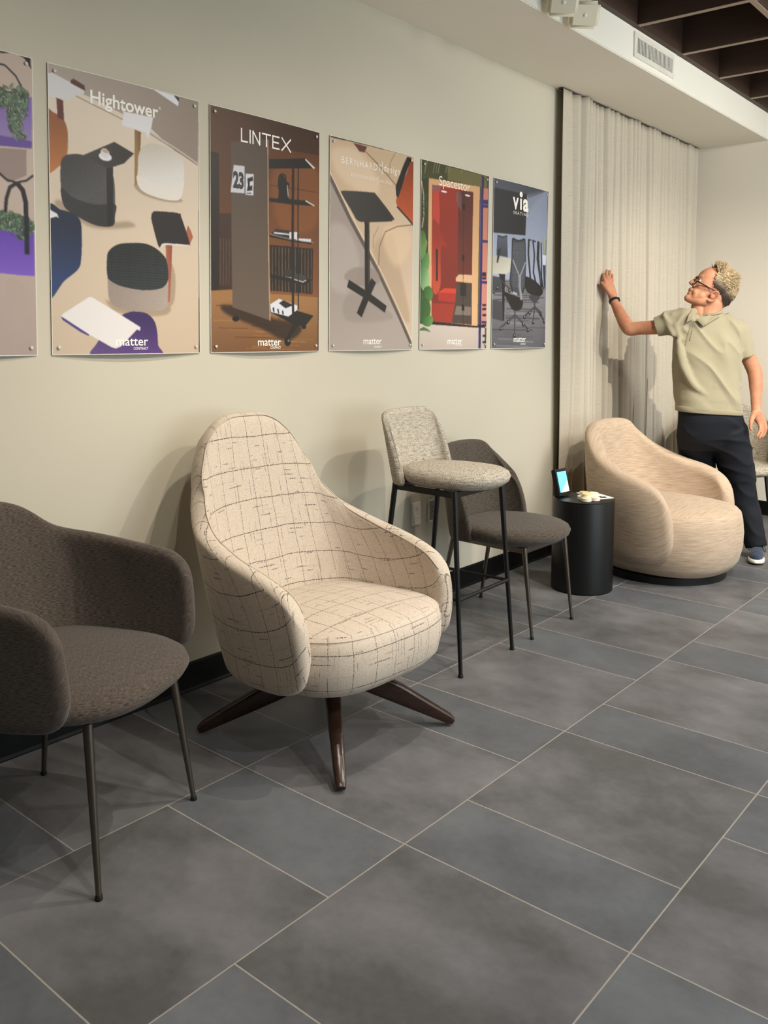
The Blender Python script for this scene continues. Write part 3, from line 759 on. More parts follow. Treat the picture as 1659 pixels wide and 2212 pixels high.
# folds: list of (y position, sharp outward crest) -> cloth path made of sawtooth pleats that merge and drift downward
folds = []; y = CY0
widths = [.135, .10, .075, .055, .085, .05, .075, .05, .09, .06, .05, .045, .06, .07, .05, .05, .06, .05, .055, .05, .06, .05, .055, .06, .05, .055, .06, .06, .055, .06, .07, .06, .05, .06, .05, .06, .06, .06, .06]
for w_ in widths:
    if y+w_ > CY1: break
    folds.append([y, w_]); y += w_
nz, per = 44, 14
V = []; UV = []; F = []
for iz in range(nz+1):
    q = iz/nz; z = CZ0+(CZ1-CZ0)*q; low = 1-q
    row = []; L = 0; prev = None
    for k, (y0_, w_) in enumerate(folds):
        rk = random.Random(k*7+1)
        amp = (.058+.034*rk.random())*(.62+.5*low+.15*sin(3*low+k)); drift = .034*sin(2.2*low+k*1.7)*low*1.6
        dn = folds[k+1] if k+1 < len(folds) else None
        rk2 = random.Random((k+1)*7+1); drift2 = .034*sin(2.2*low+(k+1)*1.7)*low*1.6
        a = y0_+drift; b = (y0_+w_)+(drift2 if dn else 0)
        for j in range(per):
            u = j/per
            # rise slowly toward the crest on the far side and tuck back sharply
            if u < .66: h = (u/.66)**.9*.90
            elif u < .84: h = .90+.10*sin((u-.66)/.18*pi)
            else: h = .90*(.5+.5*cos((u-.84)/.16*pi))
            yy = a+(b-a)*(u*.9+.10*u*u)+(.012 if .70 < u < .92 else 0)
            x = .016+amp*h
            if k == 0: x += .045*(1-u)**1.5
            row.append((x, yy, z))
    row.append((.035, folds[-1][0]+folds[-1][1], z))
    for p in row:
        if prev is not None: L += math.hypot(p[0]-prev[0], p[1]-prev[1])
        V.append(p); UV.append((L, z)); prev = p
m_ = len(folds)*per+1
for i in range(nz):
    for j in range(m_-1): F.append((i*m_+j, i*m_+j+1, (i+1)*m_+j+1, (i+1)*m_+j))
t = thing('curtain', 'floor-length oatmeal linen curtain hanging in pleats beside the posters', 'curtain', (0, 0, 0))
o = mesh('curtain_panel', V, F, M['curtain'], t, True, UV)
md = o.modifiers.new('thick', 'SOLIDIFY'); md.thickness = .002
# folded leading edge hem
hem = []
box('track', (.040, (CY0+CY1)/2, 2.9105), (.03, CY1-CY0, .009), plain('dark_curtain_track', '3A3630', .5), t, .002)
ART = {
 'A': [
  ('P',(170,151,135),[(0.122,-0.001),(0.633,-0.024),(0.614,0.985),(0.094,0.974)],{'g':((196,174,152),(0.497,0.375),(0.485,0.935))}),
  ('P',(34,28,32),[(0.534,-0.009),(0.609,-0.001),(0.61,0.035),(0.587,0.006),(0.558,-0.003)],{}),
  ('P',(150,132,160),[(0.275,0.243),(0.593,0.123),(0.611,0.124),(0.609,0.283),(0.274,0.295)],{'g':((128,100,168),(0.501,0.167),(0.499,0.292))}),
  ('P',(98,72,140),[(0.274,0.277),(0.499,0.264),(0.609,0.264),(0.608,0.287),(0.273,0.316)],{}),
  ('L',(30,26,32),[(0.476,0.005),(0.514,0.005),(0.543,-0.003)],{'w':0.006}),
  ('L',(30,26,32),[(0.485,0.044),(0.523,0.044),(0.557,0.068),(0.576,0.097)],{'w':0.006}),
  ('P',(150,130,115),[(0.498,0.303),(0.589,0.293),(0.588,0.376),(0.525,0.408),(0.496,0.388)],{}),
  ('L',(28,24,32),[(0.469,0.36),(0.497,0.382),(0.52,0.399),(0.552,0.403),(0.587,0.392),(0.612,0.372)],{'w':0.007}),
  ('L',(28,24,34),[(0.554,0.404),(0.53,0.421),(0.517,0.46),(0.513,0.502)],{'w':0.012}),
  ('B',(60,80,58),[(0.465,0.53),(0.509,0.503),(0.558,0.502),(0.61,0.525),(0.61,0.549),(0.566,0.567),(0.507,0.559),(0.464,0.558)],{}),
  ('P',(122,88,178),[(0.267,0.555),(0.493,0.552),(0.517,0.554),(0.61,0.554),(0.61,0.697),(0.549,0.697),(0.264,0.686)],{'g':((98,62,158),(0.493,0.565),(0.49,0.7))}),
  ('V',(66,88,62),[(0.483,0.126),(0.546,0.094),(0.603,0.109),(0.599,0.162),(0.574,0.204),(0.585,0.268),(0.552,0.269),(0.529,0.231),(0.525,0.176),(0.491,0.178)],{'n':240,'s':0.011,'c2':(196,200,165)}),
  ('V',(60,84,58),[(0.465,0.517),(0.509,0.498),(0.558,0.502),(0.613,0.525),(0.604,0.564),(0.566,0.586),(0.537,0.565),(0.502,0.559),(0.464,0.554)],{'n':170,'s':0.01,'c2':(200,203,172)}),
  ('L',(26,23,34),[(0.556,0.406),(0.574,0.425),(0.583,0.461),(0.585,0.551),(0.584,0.629)],{'w':0.017}),
  ('B',(178,155,136),[(0.509,0.718),(0.563,0.72),(0.587,0.791),(0.545,0.883),(0.517,0.816)],{'a':0.5}),
 ],
 'B': [
  ('P',(200,176,142),[(-0.014,-0.005),(0.616,-0.006),(0.61,0.97),(-0.032,0.961)],{'g':((226,208,178),(0.322,0.095),(0.25,0.939))}),
  ('P',(150,134,115),[(-0.014,-0.01),(0.616,-0.012),(0.611,0.238),(0.501,0.204),(0.384,0.136),(0.31,0.121),(0.146,0.08),(0.053,0.065),(-0.016,0.064)],{'g':((178,162,142),(0.011,0.036),(0.584,0.1))}),
  ('L',(196,184,166),[(0.61,0.234),(0.501,0.193),(0.39,0.156),(0.297,0.131)],{'w':0.006}),
  ('L',(128,112,94),[(0.61,0.241),(0.501,0.2),(0.39,0.162),(0.297,0.137),(0.146,0.1),(0.053,0.075)],{'w':0.003}),
  ('P',(232,229,222),[(0.405,0),(0.524,0.003),(0.518,0.038)],{}),
  ('P',(60,55,54),[(0.498,0.003),(0.524,0.004),(0.521,0.022)],{}),
  ('B',(182,112,56),[(-0.017,0.16),(0.019,0.157),(0.051,0.172),(0.066,0.204),(0.067,0.252),(0.062,0.292),(0.043,0.322),(-0.021,0.353)],{'g':((145,82,38),(0.024,0.182),(0.032,0.336)),'n':0.03}),
  ('P',(92,34,34),[(0.028,0.107),(0.052,0.111),(0.055,0.176),(0.032,0.171)],{}),
  ('P',(218,212,202),[(-0.015,0.039),(0.016,0.029),(0.131,0.061),(0.129,0.074),(0.079,0.095),(0.066,0.116),(0.06,0.106),(-0.016,0.108)],{}),
  ('P',(88,44,40),[(0.08,0.04),(0.09,0.032),(0.131,0.046),(0.133,0.064),(0.08,0.049)],{}),
  ('P',(158,118,66),[(0.325,0.157),(0.352,0.163),(0.348,0.237),(0.333,0.354),(0.322,0.353)],{'g':((120,84,44),(0.352,0.194),(0.324,0.199))}),
  ('P',(230,224,214),[(0.284,0.103),(0.404,0.101),(0.398,0.133),(0.383,0.181),(0.37,0.16),(0.272,0.152)],{}),
  ('P',(222,205,170),[(0.269,0.089),(0.287,0.092),(0.281,0.116)],{}),
  ('B',(150,128,98),[(0.319,0.356),(0.356,0.383),(0.446,0.396),(0.523,0.39),(0.52,0.376),(0.35,0.352)],{'a':0.7,'bl':0.006}),
  ('B',(228,220,202),[(0.355,0.217),(0.384,0.198),(0.422,0.193),(0.488,0.201),(0.531,0.224),(0.544,0.26),(0.539,0.327),(0.525,0.376),(0.489,0.388),(0.42,0.386),(0.359,0.372),(0.335,0.344),(0.337,0.291),(0.34,0.248)],{'g':((206,194,170),(0.384,0.205),(0.414,0.317)),'n':0.02}),
  ('B',(232,222,200),[(0.337,0.317),(0.408,0.336),(0.48,0.33),(0.541,0.305),(0.537,0.35),(0.524,0.376),(0.489,0.388),(0.42,0.386),(0.359,0.372),(0.335,0.346)],{'a':0.8}),
  ('B',(140,118,90),[(0.019,0.459),(0.095,0.5),(0.173,0.522),(0.317,0.503),(0.293,0.485),(0.197,0.494),(0.046,0.441)],{'a':0.6,'bl':0.01}),
  ('B',(78,76,72),[(0.04,0.32),(0.054,0.293),(0.082,0.282),(0.12,0.279),(0.171,0.295),(0.211,0.309),(0.239,0.346),(0.241,0.469),(0.229,0.507),(0.162,0.511),(0.073,0.477),(0.047,0.451),(0.039,0.393)],{'g':((56,54,52),(0.076,0.3),(0.141,0.405)),'n':0.1}),
  ('B',(44,42,41),[(0.041,0.398),(0.085,0.427),(0.163,0.44),(0.241,0.431),(0.241,0.469),(0.23,0.507),(0.162,0.511),(0.073,0.477),(0.046,0.451)],{}),
  ('P',(26,24,24),[(0.21,0.308),(0.236,0.301),(0.233,0.505),(0.209,0.51)],{}),
  ('P',(36,33,32),[(0.121,0.28),(0.242,0.215),(0.322,0.243),(0.28,0.284),(0.217,0.311),(0.2,0.306)],{'g':((60,56,52),(0.143,0.279),(0.308,0.233))}),
  ('E',(232,228,220),[(0.206,0.272)],{'r':(0.025,0.014)}),
  ('E',(222,214,204),[(0.205,0.26)],{'r':(0.017,0.016)}),
  ('E',(188,160,128),[(0.208,0.253)],{'r':(0.014,0.006)}),
  ('B',(30,50,92),[(-0.013,0.477),(0.04,0.472),(0.084,0.481),(0.108,0.503),(0.112,0.548),(0.109,0.624),(0.097,0.665),(0.047,0.707),(-0.018,0.764)],{'g':((18,28,52),(0.045,0.515),(0.036,0.708)),'n':0.02}),
  ('P',(226,220,208),[(-0.008,0.472),(0.025,0.487),(0.03,0.5),(0.021,0.496),(-0.008,0.507)],{}),
  ('B',(150,126,96),[(0.464,0.609),(0.497,0.663),(0.489,0.763),(0.456,0.769)],{'a':0.6,'bl':0.006}),
  ('P',(172,100,74),[(0.454,0.553),(0.485,0.551),(0.478,0.664),(0.47,0.764),(0.461,0.766),(0.456,0.643)],{'g':((140,76,54),(0.484,0.608),(0.454,0.61))}),
  ('P',(168,98,72),[(0.56,0.472),(0.574,0.49),(0.585,0.514),(0.57,0.542),(0.55,0.503)],{}),
  ('P',(222,212,200),[(0.422,0.561),(0.429,0.568),(0.446,0.555),(0.563,0.55),(0.57,0.543),(0.445,0.549)],{}),
  ('B',(40,37,36),[(0.392,0.456),(0.399,0.441),(0.42,0.435),(0.516,0.432),(0.53,0.447),(0.568,0.538),(0.558,0.546),(0.451,0.549),(0.43,0.564),(0.42,0.558),(0.395,0.48)],{}),
  ('B',(146,122,92),[(0.193,0.762),(0.24,0.807),(0.377,0.82),(0.462,0.808),(0.449,0.775),(0.229,0.771)],{'a':0.6,'bl':0.008}),
  ('B',(172,155,137),[(0.206,0.627),(0.213,0.596),(0.249,0.57),(0.304,0.56),(0.367,0.558),(0.418,0.575),(0.454,0.605),(0.464,0.642),(0.461,0.747),(0.45,0.787),(0.416,0.798),(0.289,0.801),(0.234,0.787),(0.21,0.761),(0.206,0.699)],{'n':0.05,'g':((150,134,116),(0.229,0.729),(0.456,0.764))}),
  ('B',(54,60,58),[(0.205,0.627),(0.213,0.596),(0.249,0.57),(0.304,0.56),(0.367,0.558),(0.418,0.575),(0.454,0.605),(0.464,0.642),(0.462,0.686),(0.43,0.716),(0.352,0.726),(0.265,0.717),(0.218,0.699),(0.205,0.679)],{'n':0.08,'g':((34,38,37),(0.286,0.569),(0.378,0.718)),'grid':0.01}),
  ('B',(88,60,112),[(0.153,0.964),(0.159,0.917),(0.246,0.828),(0.289,0.807),(0.32,0.804),(0.364,0.81),(0.396,0.836),(0.408,0.874),(0.411,0.924),(0.417,0.968)],{'g':((58,40,84),(0.301,0.822),(0.299,0.95)),'n':0.02}),
  ('P',(66,48,112),[(0.032,0.827),(0.048,0.827),(0.136,0.881),(0.129,0.892),(0.1,0.879),(0.037,0.839)],{}),
  ('P',(228,219,203),[(0.032,0.826),(0.039,0.818),(0.133,0.759),(0.144,0.758),(0.335,0.86),(0.332,0.873),(0.32,0.868),(0.251,0.929),(0.232,0.936),(0.214,0.931),(0.133,0.888)],{}),
 ],
 'C': [
  ('P',(98,58,30),[(-0.019,-0.004),(0.608,-0.004),(0.605,0.998),(-0.025,0.986)],{'g':((62,38,24),(0.437,0.087),(0.038,0.411))}),
  ('P',(132,78,40),[(0.296,0.111),(0.604,0.1),(0.599,0.719),(0.295,0.714)],{'g':((92,52,26),(0.437,0.199),(0.36,0.711))}),
  ('B',(150,90,46),[(0.329,0.193),(0.584,0.155),(0.585,0.41),(0.36,0.432)],{'a':0.5,'bl':0.03}),
  ('L',(66,38,22),[(0.299,0.268),(0.438,0.264),(0.597,0.261)],{'w':0.003}),
  ('P',(40,31,26),[(-0.014,0.177),(0.042,0.178),(0.044,0.416),(0.043,0.776),(-0.014,0.778)],{}),
  ('P',(60,40,28),[(0.041,0.411),(0.102,0.404),(0.101,0.753),(0.039,0.755)],{}),
  ('P',(36,28,25),[(0.303,0.512),(0.567,0.508),(0.563,0.706),(0.305,0.702)],{}),
  ('L',(116,90,68),[(0.318,0.519),(0.316,0.705)],{'w':0.003}),
  ('L',(116,90,68),[(0.337,0.518),(0.335,0.704)],{'w':0.003}),
  ('L',(116,90,68),[(0.356,0.518),(0.354,0.704)],{'w':0.003}),
  ('L',(116,90,68),[(0.375,0.517),(0.373,0.704)],{'w':0.004}),
  ('L',(116,90,68),[(0.395,0.517),(0.393,0.704)],{'w':0.003}),
  ('L',(116,90,68),[(0.414,0.517),(0.412,0.703)],{'w':0.004}),
  ('L',(116,90,68),[(0.434,0.516),(0.432,0.703)],{'w':0.003}),
  ('L',(116,90,68),[(0.454,0.516),(0.452,0.703)],{'w':0.003}),
  ('L',(116,90,68),[(0.474,0.515),(0.472,0.703)],{'w':0.003}),
  ('L',(116,90,68),[(0.494,0.515),(0.493,0.703)],{'w':0.004}),
  ('L',(116,90,68),[(0.515,0.515),(0.513,0.702)],{'w':0.003}),
  ('L',(116,90,68),[(0.535,0.514),(0.534,0.702)],{'w':0.004}),
  ('L',(116,90,68),[(0.556,0.514),(0.554,0.702)],{'w':0.003}),
  ('L',(96,74,56),[(0.047,0.506),(0.046,0.689)],{'w':0.003}),
  ('L',(96,74,56),[(0.062,0.507),(0.06,0.689)],{'w':0.003}),
  ('L',(96,74,56),[(0.077,0.507),(0.074,0.688)],{'w':0.003}),
  ('L',(96,74,56),[(0.092,0.507),(0.087,0.688)],{'w':0.003}),
  ('P',(118,78,42),[(-0.024,0.716),(0.097,0.706),(0.299,0.714),(0.599,0.719),(0.596,0.998),(-0.025,0.986)],{'g':((156,110,62),(0.211,0.744),(0.21,0.952))}),
  ('L',(142,98,54),[(0.083,0.754),(0.152,0.755)],{'w':0.003}),
  ('L',(158,112,64),[(0.328,0.754),(0.524,0.751)],{'w':0.004}),
  ('L',(98,64,34),[(0.024,0.771),(0.258,0.767)],{'w':0.004}),
  ('L',(142,98,54),[(0.164,0.774),(0.258,0.775)],{'w':0.003}),
  ('L',(158,112,64),[(0.359,0.776),(0.536,0.775)],{'w':0.003}),
  ('L',(158,112,64),[(0.192,0.788),(0.381,0.787)],{'w':0.004}),
  ('L',(142,98,54),[(0.053,0.799),(0.125,0.801)],{'w':0.003}),
  ('L',(158,112,64),[(0.332,0.801),(0.558,0.799)],{'w':0.004}),
  ('L',(98,64,34),[(0.237,0.81),(0.317,0.812)],{'w':0.003}),
  ('L',(98,64,34),[(0.344,0.816),(0.462,0.818)],{'w':0.004}),
  ('L',(158,112,64),[(0.012,0.829),(0.151,0.83)],{'w':0.004}),
  ('L',(158,112,64),[(0.254,0.833),(0.466,0.834)],{'w':0.004}),
  ('L',(158,112,64),[(0.33,0.84),(0.552,0.841)],{'w':0.004}),
  ('L',(98,64,34),[(0.202,0.849),(0.449,0.85)],{'w':0.004}),
  ('L',(98,64,34),[(0.035,0.859),(0.179,0.86)],{'w':0.003}),
  ('L',(142,98,54),[(0.089,0.866),(0.225,0.868)],{'w':0.004}),
  ('L',(158,112,64),[(0.22,0.872),(0.36,0.875)],{'w':0.004}),
  ('L',(142,98,54),[(0.297,0.879),(0.425,0.882)],{'w':0.004}),
  ('L',(142,98,54),[(0.205,0.888),(0.301,0.891)],{'w':0.004}),
  ('L',(98,64,34),[(0.116,0.895),(0.349,0.898)],{'w':0.004}),
  ('L',(142,98,54),[(0.357,0.903),(0.574,0.906)],{'w':0.004}),
  ('L',(158,112,64),[(0.246,0.911),(0.519,0.915)],{'w':0.004}),
  ('L',(142,98,54),[(0.324,0.919),(0.394,0.922)],{'w':0.004}),
  ('L',(142,98,54),[(0.231,0.926),(0.469,0.931)],{'w':0.003}),
  ('L',(158,112,64),[(0.201,0.934),(0.272,0.937)],{'w':0.003}),
  ('L',(142,98,54),[(0.168,0.941),(0.438,0.947)],{'w':0.003}),
  ('B',(40,27,20),[(0.049,0.771),(0.139,0.774),(0.299,0.814),(0.455,0.834),(0.487,0.868),(0.392,0.909),(0.247,0.859),(0.083,0.807)],{'a':0.85,'bl':0.012}),
  ('P',(100,84,68),[(0.102,0.126),(0.162,0.112),(0.293,0.084),(0.299,0.826),(0.104,0.776)],{'g':((82,68,55),(0.197,0.127),(0.196,0.772))}),
  ('L',(196,166,126),[(0.295,0.084),(0.296,0.383),(0.299,0.826)],{'w':0.004}),
  ('P',(206,202,198),[(0.115,0.214),(0.17,0.21),(0.169,0.318),(0.099,0.322)],{}),
  ('P',(214,210,206),[(0.176,0.239),(0.218,0.235),(0.215,0.321),(0.174,0.323)],{}),
  ('P',(24,22,22),[(0.184,0.257),(0.213,0.245),(0.213,0.263),(0.197,0.268),(0.197,0.287),(0.211,0.28),(0.21,0.301),(0.181,0.308),(0.187,0.283)],{}),
  ('L',(24,22,22),[(0.18,0.317),(0.206,0.313)],{'w':0.004}),
  ('P',(24,21,21),[(0.301,0.162),(0.517,0.125),(0.577,0.159),(0.301,0.201)],{}),
  ('P',(218,208,198),[(0.516,0.126),(0.578,0.157),(0.569,0.163),(0.516,0.133)],{}),
  ('B',(26,24,25),[(0.352,0.242),(0.36,0.217),(0.383,0.209),(0.4,0.217),(0.402,0.238),(0.419,0.248),(0.409,0.281),(0.414,0.31),(0.358,0.319),(0.356,0.288),(0.351,0.267)],{}),
  ('L',(190,184,176),[(0.406,0.254),(0.408,0.276),(0.412,0.303)],{'w':0.004}),
  ('L',(90,84,80),[(0.381,0.214),(0.394,0.225)],{'w':0.004}),
  ('P',(28,24,23),[(0.301,0.32),(0.43,0.31),(0.518,0.305),(0.574,0.322),(0.438,0.332),(0.301,0.336)],{}),
  ('L',(205,195,182),[(0.518,0.306),(0.574,0.321)],{'w':0.006}),
  ('P',(48,44,42),[(0.314,0.464),(0.337,0.444),(0.43,0.443),(0.43,0.476),(0.329,0.473)],{}),
  ('P',(218,214,208),[(0.418,0.449),(0.466,0.445),(0.464,0.476),(0.418,0.477)],{}),
  ('P',(212,206,200),[(0.329,0.457),(0.43,0.457),(0.43,0.462),(0.326,0.464)],{}),
  ('P',(216,210,204),[(0.46,0.472),(0.553,0.467),(0.552,0.481),(0.462,0.486)],{}),
  ('P',(30,26,24),[(0.301,0.468),(0.438,0.48),(0.572,0.48),(0.548,0.49),(0.43,0.488),(0.301,0.48)],{}),
  ('L',(150,138,124),[(0.301,0.468),(0.391,0.477),(0.438,0.48),(0.57,0.481)],{'w':0.003}),
  ('P',(50,45,43),[(0.376,0.618),(0.43,0.599),(0.432,0.641),(0.391,0.641)],{}),
  ('L',(200,190,180),[(0.39,0.641),(0.431,0.642)],{'w':0.003}),
  ('P',(30,26,25),[(0.301,0.633),(0.438,0.644),(0.566,0.641),(0.515,0.669),(0.431,0.662),(0.301,0.647)],{}),
  ('P',(62,58,56),[(0.442,0.629),(0.47,0.621),(0.521,0.628),(0.521,0.646),(0.503,0.656),(0.442,0.65)],{}),
  ('L',(205,196,188),[(0.442,0.647),(0.501,0.656),(0.521,0.647)],{'w':0.004}),
  ('P',(26,23,22),[(0.301,0.764),(0.439,0.777),(0.57,0.8),(0.512,0.849),(0.439,0.841),(0.301,0.791)],{}),
  ('P',(218,214,208),[(0.302,0.758),(0.353,0.734),(0.464,0.759),(0.463,0.777),(0.407,0.807),(0.305,0.79)],{}),
  ('P',(36,34,34),[(0.351,0.752),(0.377,0.739),(0.442,0.757),(0.391,0.773)],{}),
  ('P',(24,22,22),[(0.314,0.774),(0.323,0.768),(0.326,0.791),(0.318,0.789)],{}),
  ('P',(24,22,22),[(0.341,0.778),(0.349,0.774),(0.353,0.796),(0.345,0.794)],{}),
  ('P',(24,22,22),[(0.368,0.784),(0.377,0.781),(0.379,0.801),(0.371,0.799)],{}),
  ('L',(30,26,26),[(0.441,0.168),(0.438,0.424),(0.437,0.851)],{'w':0.015}),
  ('L',(34,29,28),[(0.472,0.172),(0.471,0.421),(0.471,0.776)],{'w':0.008}),
  ('P',(28,24,23),[(0.431,0.844),(0.471,0.845),(0.417,0.897),(0.392,0.909),(0.392,0.897)],{}),
  ('E',(20,18,18),[(0.399,0.915)],{'r':(0.02,0.018)}),
  ('E',(120,112,106),[(0.406,0.91)],{'r':(0.006,0.005)}),
  ('E',(20,18,18),[(0.505,0.85)],{'r':(0.015,0.01)}),
  ('E',(22,19,18),[(0.119,0.822)],{'r':(0.017,0.011)}),
 ],
 'D': [
  ('P',(176,160,142),[(-0.031,0.007),(0.603,0.001),(0.61,1.011),(-0.025,0.999)],{'g':((160,145,128),(0.015,0.4),(0.201,0.94))}),
  ('B',(190,176,158),[(-0.003,0.402),(0.122,0.402),(0.198,0.567),(0.106,0.695),(-0.001,0.639)],{'a':0.6,'bl':0.03}),
  ('P',(212,184,150),[(-0.031,0.007),(0.603,0.001),(0.609,0.93),(0.581,0.896),(0.293,0.561),(0.177,0.397),(0.085,0.291),(-0.03,0.153)],{'g':((198,168,128),(0.101,0.032),(0.497,0.679))}),
  ('B',(224,196,160),[(0.012,0.058),(0.192,0.041),(0.338,0.18),(0.241,0.23),(0.057,0.169)],{'a':0.7,'bl':0.03}),
  ('B',(176,148,112),[(0.431,0.398),(0.495,0.549),(0.585,0.809),(0.478,0.772),(0.353,0.621),(0.292,0.467)],{'a':0.55,'bl':0.02}),
  ('B',(228,196,152),[(0.39,0.364),(0.556,0.354),(0.589,0.443),(0.474,0.55),(0.371,0.461)],{'a':0.7,'bl':0.03}),
  ('P',(196,168,130),[(0.239,0.021),(0.55,0.008),(0.505,0.158),(0.468,0.163),(0.407,0.133),(0.307,0.079)],{}),
  ('L',(110,84,56),[(0.234,0.034),(0.317,0.077),(0.407,0.127),(0.468,0.163)],{'w':0.005}),
  ('L',(140,112,78),[(0.451,0.009),(0.416,0.056),(0.404,0.121)],{'w':0.004}),
  ('P',(98,50,44),[(0.15,0.009),(0.244,0.01),(0.227,0.04),(0.192,0.041)],{}),
  ('L',(92,82,72),[(-0.026,0.146),(-0.009,0.167),(0.131,0.355),(0.323,0.578),(0.609,0.943)],{'w':0.021}),
  ('L',(232,206,172),[(0,0.16),(0.149,0.348),(0.343,0.571),(0.608,0.91)],{'w':0.005}),
  ('L',(118,92,62),[(0.609,0.333),(0.471,0.356),(0.38,0.39),(0.336,0.464),(0.33,0.553)],{'w':0.005}),
  ('L',(150,124,88),[(0.33,0.37),(0.292,0.423),(0.29,0.474)],{'w':0.004}),
  ('B',(182,78,34),[(0.584,0.014),(0.615,0.078),(0.62,0.335),(0.593,0.328),(0.555,0.302),(0.48,0.258),(0.464,0.228),(0.5,0.159),(0.551,0.081)],{'n':0.08,'g':((140,56,22),(0.551,0.087),(0.555,0.302))}),
  ('P',(22,22,25),[(0.55,0.008),(0.588,0.008),(0.535,0.102),(0.51,0.158),(0.48,0.216),(0.464,0.209),(0.458,0.164),(0.488,0.109),(0.524,0.046)],{}),
  ('L',(24,20,20),[(0.47,0.259),(0.555,0.305),(0.609,0.336)],{'w':0.01}),
  ('B',(146,130,114),[(0.101,0.604),(0.179,0.571),(0.313,0.579),(0.333,0.635),(0.198,0.654),(0.106,0.634)],{'a':0.7,'bl':0.008}),
  ('B',(142,128,112),[(0.134,0.694),(0.416,0.773),(0.396,0.812),(0.107,0.817)],{'a':0.4,'bl':0.015}),
  ('L',(26,24,24),[(0.246,0.347),(0.248,0.502),(0.248,0.702)],{'w':0.035}),
  ('L',(62,58,55),[(0.256,0.352),(0.258,0.695)],{'w':0.006}),
  ('L',(30,28,27),[(0.117,0.648),(0.246,0.699),(0.383,0.76)],{'w':0.037}),
  ('L',(30,28,27),[(0.294,0.625),(0.246,0.699),(0.19,0.792)],{'w':0.039}),
  ('B',(40,38,36),[(0.074,0.245),(0.084,0.233),(0.111,0.229),(0.279,0.216),(0.314,0.224),(0.442,0.314),(0.438,0.328),(0.41,0.338),(0.228,0.359),(0.177,0.354),(0.149,0.326)],{'g':((58,54,50),(0.102,0.241),(0.389,0.332))}),
 ],
 'E': [
  ('P',(88,84,46),[(-0.023,-0.001),(0.607,-0.009),(0.637,0.977),(-0.029,0.969)],{'g':((62,64,34),(0.115,0.026),(0.008,0.377))}),
  ('P',(104,98,56),[(0.216,0.007),(0.598,0.002),(0.598,0.071),(0.217,0.075)],{}),
  ('L',(150,146,100),[(0.026,0.068),(0.032,0.038),(0.049,-0.002)],{'w':0.004}),
  ('L',(150,146,100),[(0.095,0.058),(0.101,0.028),(0.118,-0.013)],{'w':0.003}),
  ('L',(150,146,100),[(0.116,0.055),(0.122,0.025),(0.139,-0.016)],{'w':0.003}),
  ('L',(150,146,100),[(0.136,0.052),(0.142,0.022),(0.16,-0.019)],{'w':0.004}),
  ('L',(150,146,100),[(0.199,0.043),(0.206,0.013),(0.223,-0.029)],{'w':0.004}),
  ('L',(150,146,100),[(0.225,0.04),(0.231,0.009),(0.249,-0.033)],{'w':0.003}),
  ('L',(150,146,100),[(0.338,0.024),(0.345,-0.008),(0.363,-0.051)],{'w':0.004}),
  ('L',(150,146,100),[(0.465,0.006),(0.472,-0.026),(0.491,-0.07)],{'w':0.004}),
  ('P',(42,50,30),[(-0.044,0.111),(0.061,0.087),(0.063,0.862),(-0.038,0.863)],{}),
  ('P',(226,178,124),[(0.061,0.087),(0.523,0.071),(0.515,0.842),(0.059,0.819)],{'g':((210,160,108),(0.507,0.176),(0.486,0.753))}),
  ('P',(128,38,26),[(0.088,0.116),(0.457,0.107),(0.452,0.825),(0.092,0.813)],{'g':((150,42,28),(0.202,0.161),(0.211,0.559))}),
  ('P',(104,42,34),[(0.314,0.118),(0.457,0.109),(0.454,0.555),(0.316,0.563)],{'g':((84,34,28),(0.377,0.14),(0.388,0.549))}),
  ('P',(120,112,116),[(0.091,0.121),(0.157,0.118),(0.155,0.148),(0.093,0.151)],{'a':0.6}),
  ('B',(112,96,92),[(0.297,0.13),(0.341,0.129),(0.343,0.22),(0.325,0.207),(0.3,0.18)],{'a':0.6}),
  ('B',(186,62,44),[(0.097,0.16),(0.118,0.145),(0.143,0.149),(0.151,0.305),(0.101,0.315)],{}),
  ('B',(196,74,48),[(0.096,0.316),(0.138,0.309),(0.16,0.349),(0.208,0.409),(0.208,0.424),(0.166,0.432),(0.162,0.631),(0.099,0.644)],{'g':((150,42,28),(0.122,0.367),(0.128,0.633))}),
  ('P',(176,44,30),[(0.144,0.662),(0.196,0.637),(0.3,0.635),(0.301,0.656),(0.293,0.709),(0.146,0.704)],{}),
  ('P',(212,62,36),[(0.144,0.662),(0.196,0.637),(0.3,0.635),(0.296,0.66)],{}),
  ('P',(160,50,34),[(0.098,0.718),(0.293,0.717),(0.26,0.816),(0.094,0.814)],{}),
  ('P',(72,60,52),[(0.304,0.605),(0.448,0.6),(0.45,0.823),(0.26,0.816),(0.293,0.707)],{}),
  ('P',(128,112,96),[(0.302,0.727),(0.443,0.728),(0.444,0.775),(0.286,0.773)],{}),
  ('P',(36,32,32),[(0.335,0.603),(0.398,0.6),(0.396,0.673),(0.337,0.672)],{}),
  ('P',(222,178,128),[(0.297,0.579),(0.325,0.559),(0.454,0.554),(0.454,0.598),(0.299,0.597)],{}),
  ('E',(248,244,236),[(0.187,0.139)],{'r':(0.026,0.004)}),
  ('E',(248,244,236),[(0.402,0.133)],{'r':(0.026,0.004)}),
  ('L',(24,18,20),[(0.132,0.437),(0.134,0.603)],{'w':0.014}),
  ('L',(30,16,16),[(0.368,0.131),(0.367,0.499),(0.363,0.824)],{'w':0.004}),
  ('P',(20,14,16),[(0.354,0.181),(0.379,0.181),(0.377,0.211),(0.355,0.211)],{}),
  ('P',(20,14,16),[(0.355,0.452),(0.378,0.452),(0.377,0.483),(0.355,0.483)],{}),
  ('P',(20,14,16),[(0.352,0.719),(0.378,0.72),(0.377,0.751),(0.353,0.75)],{}),
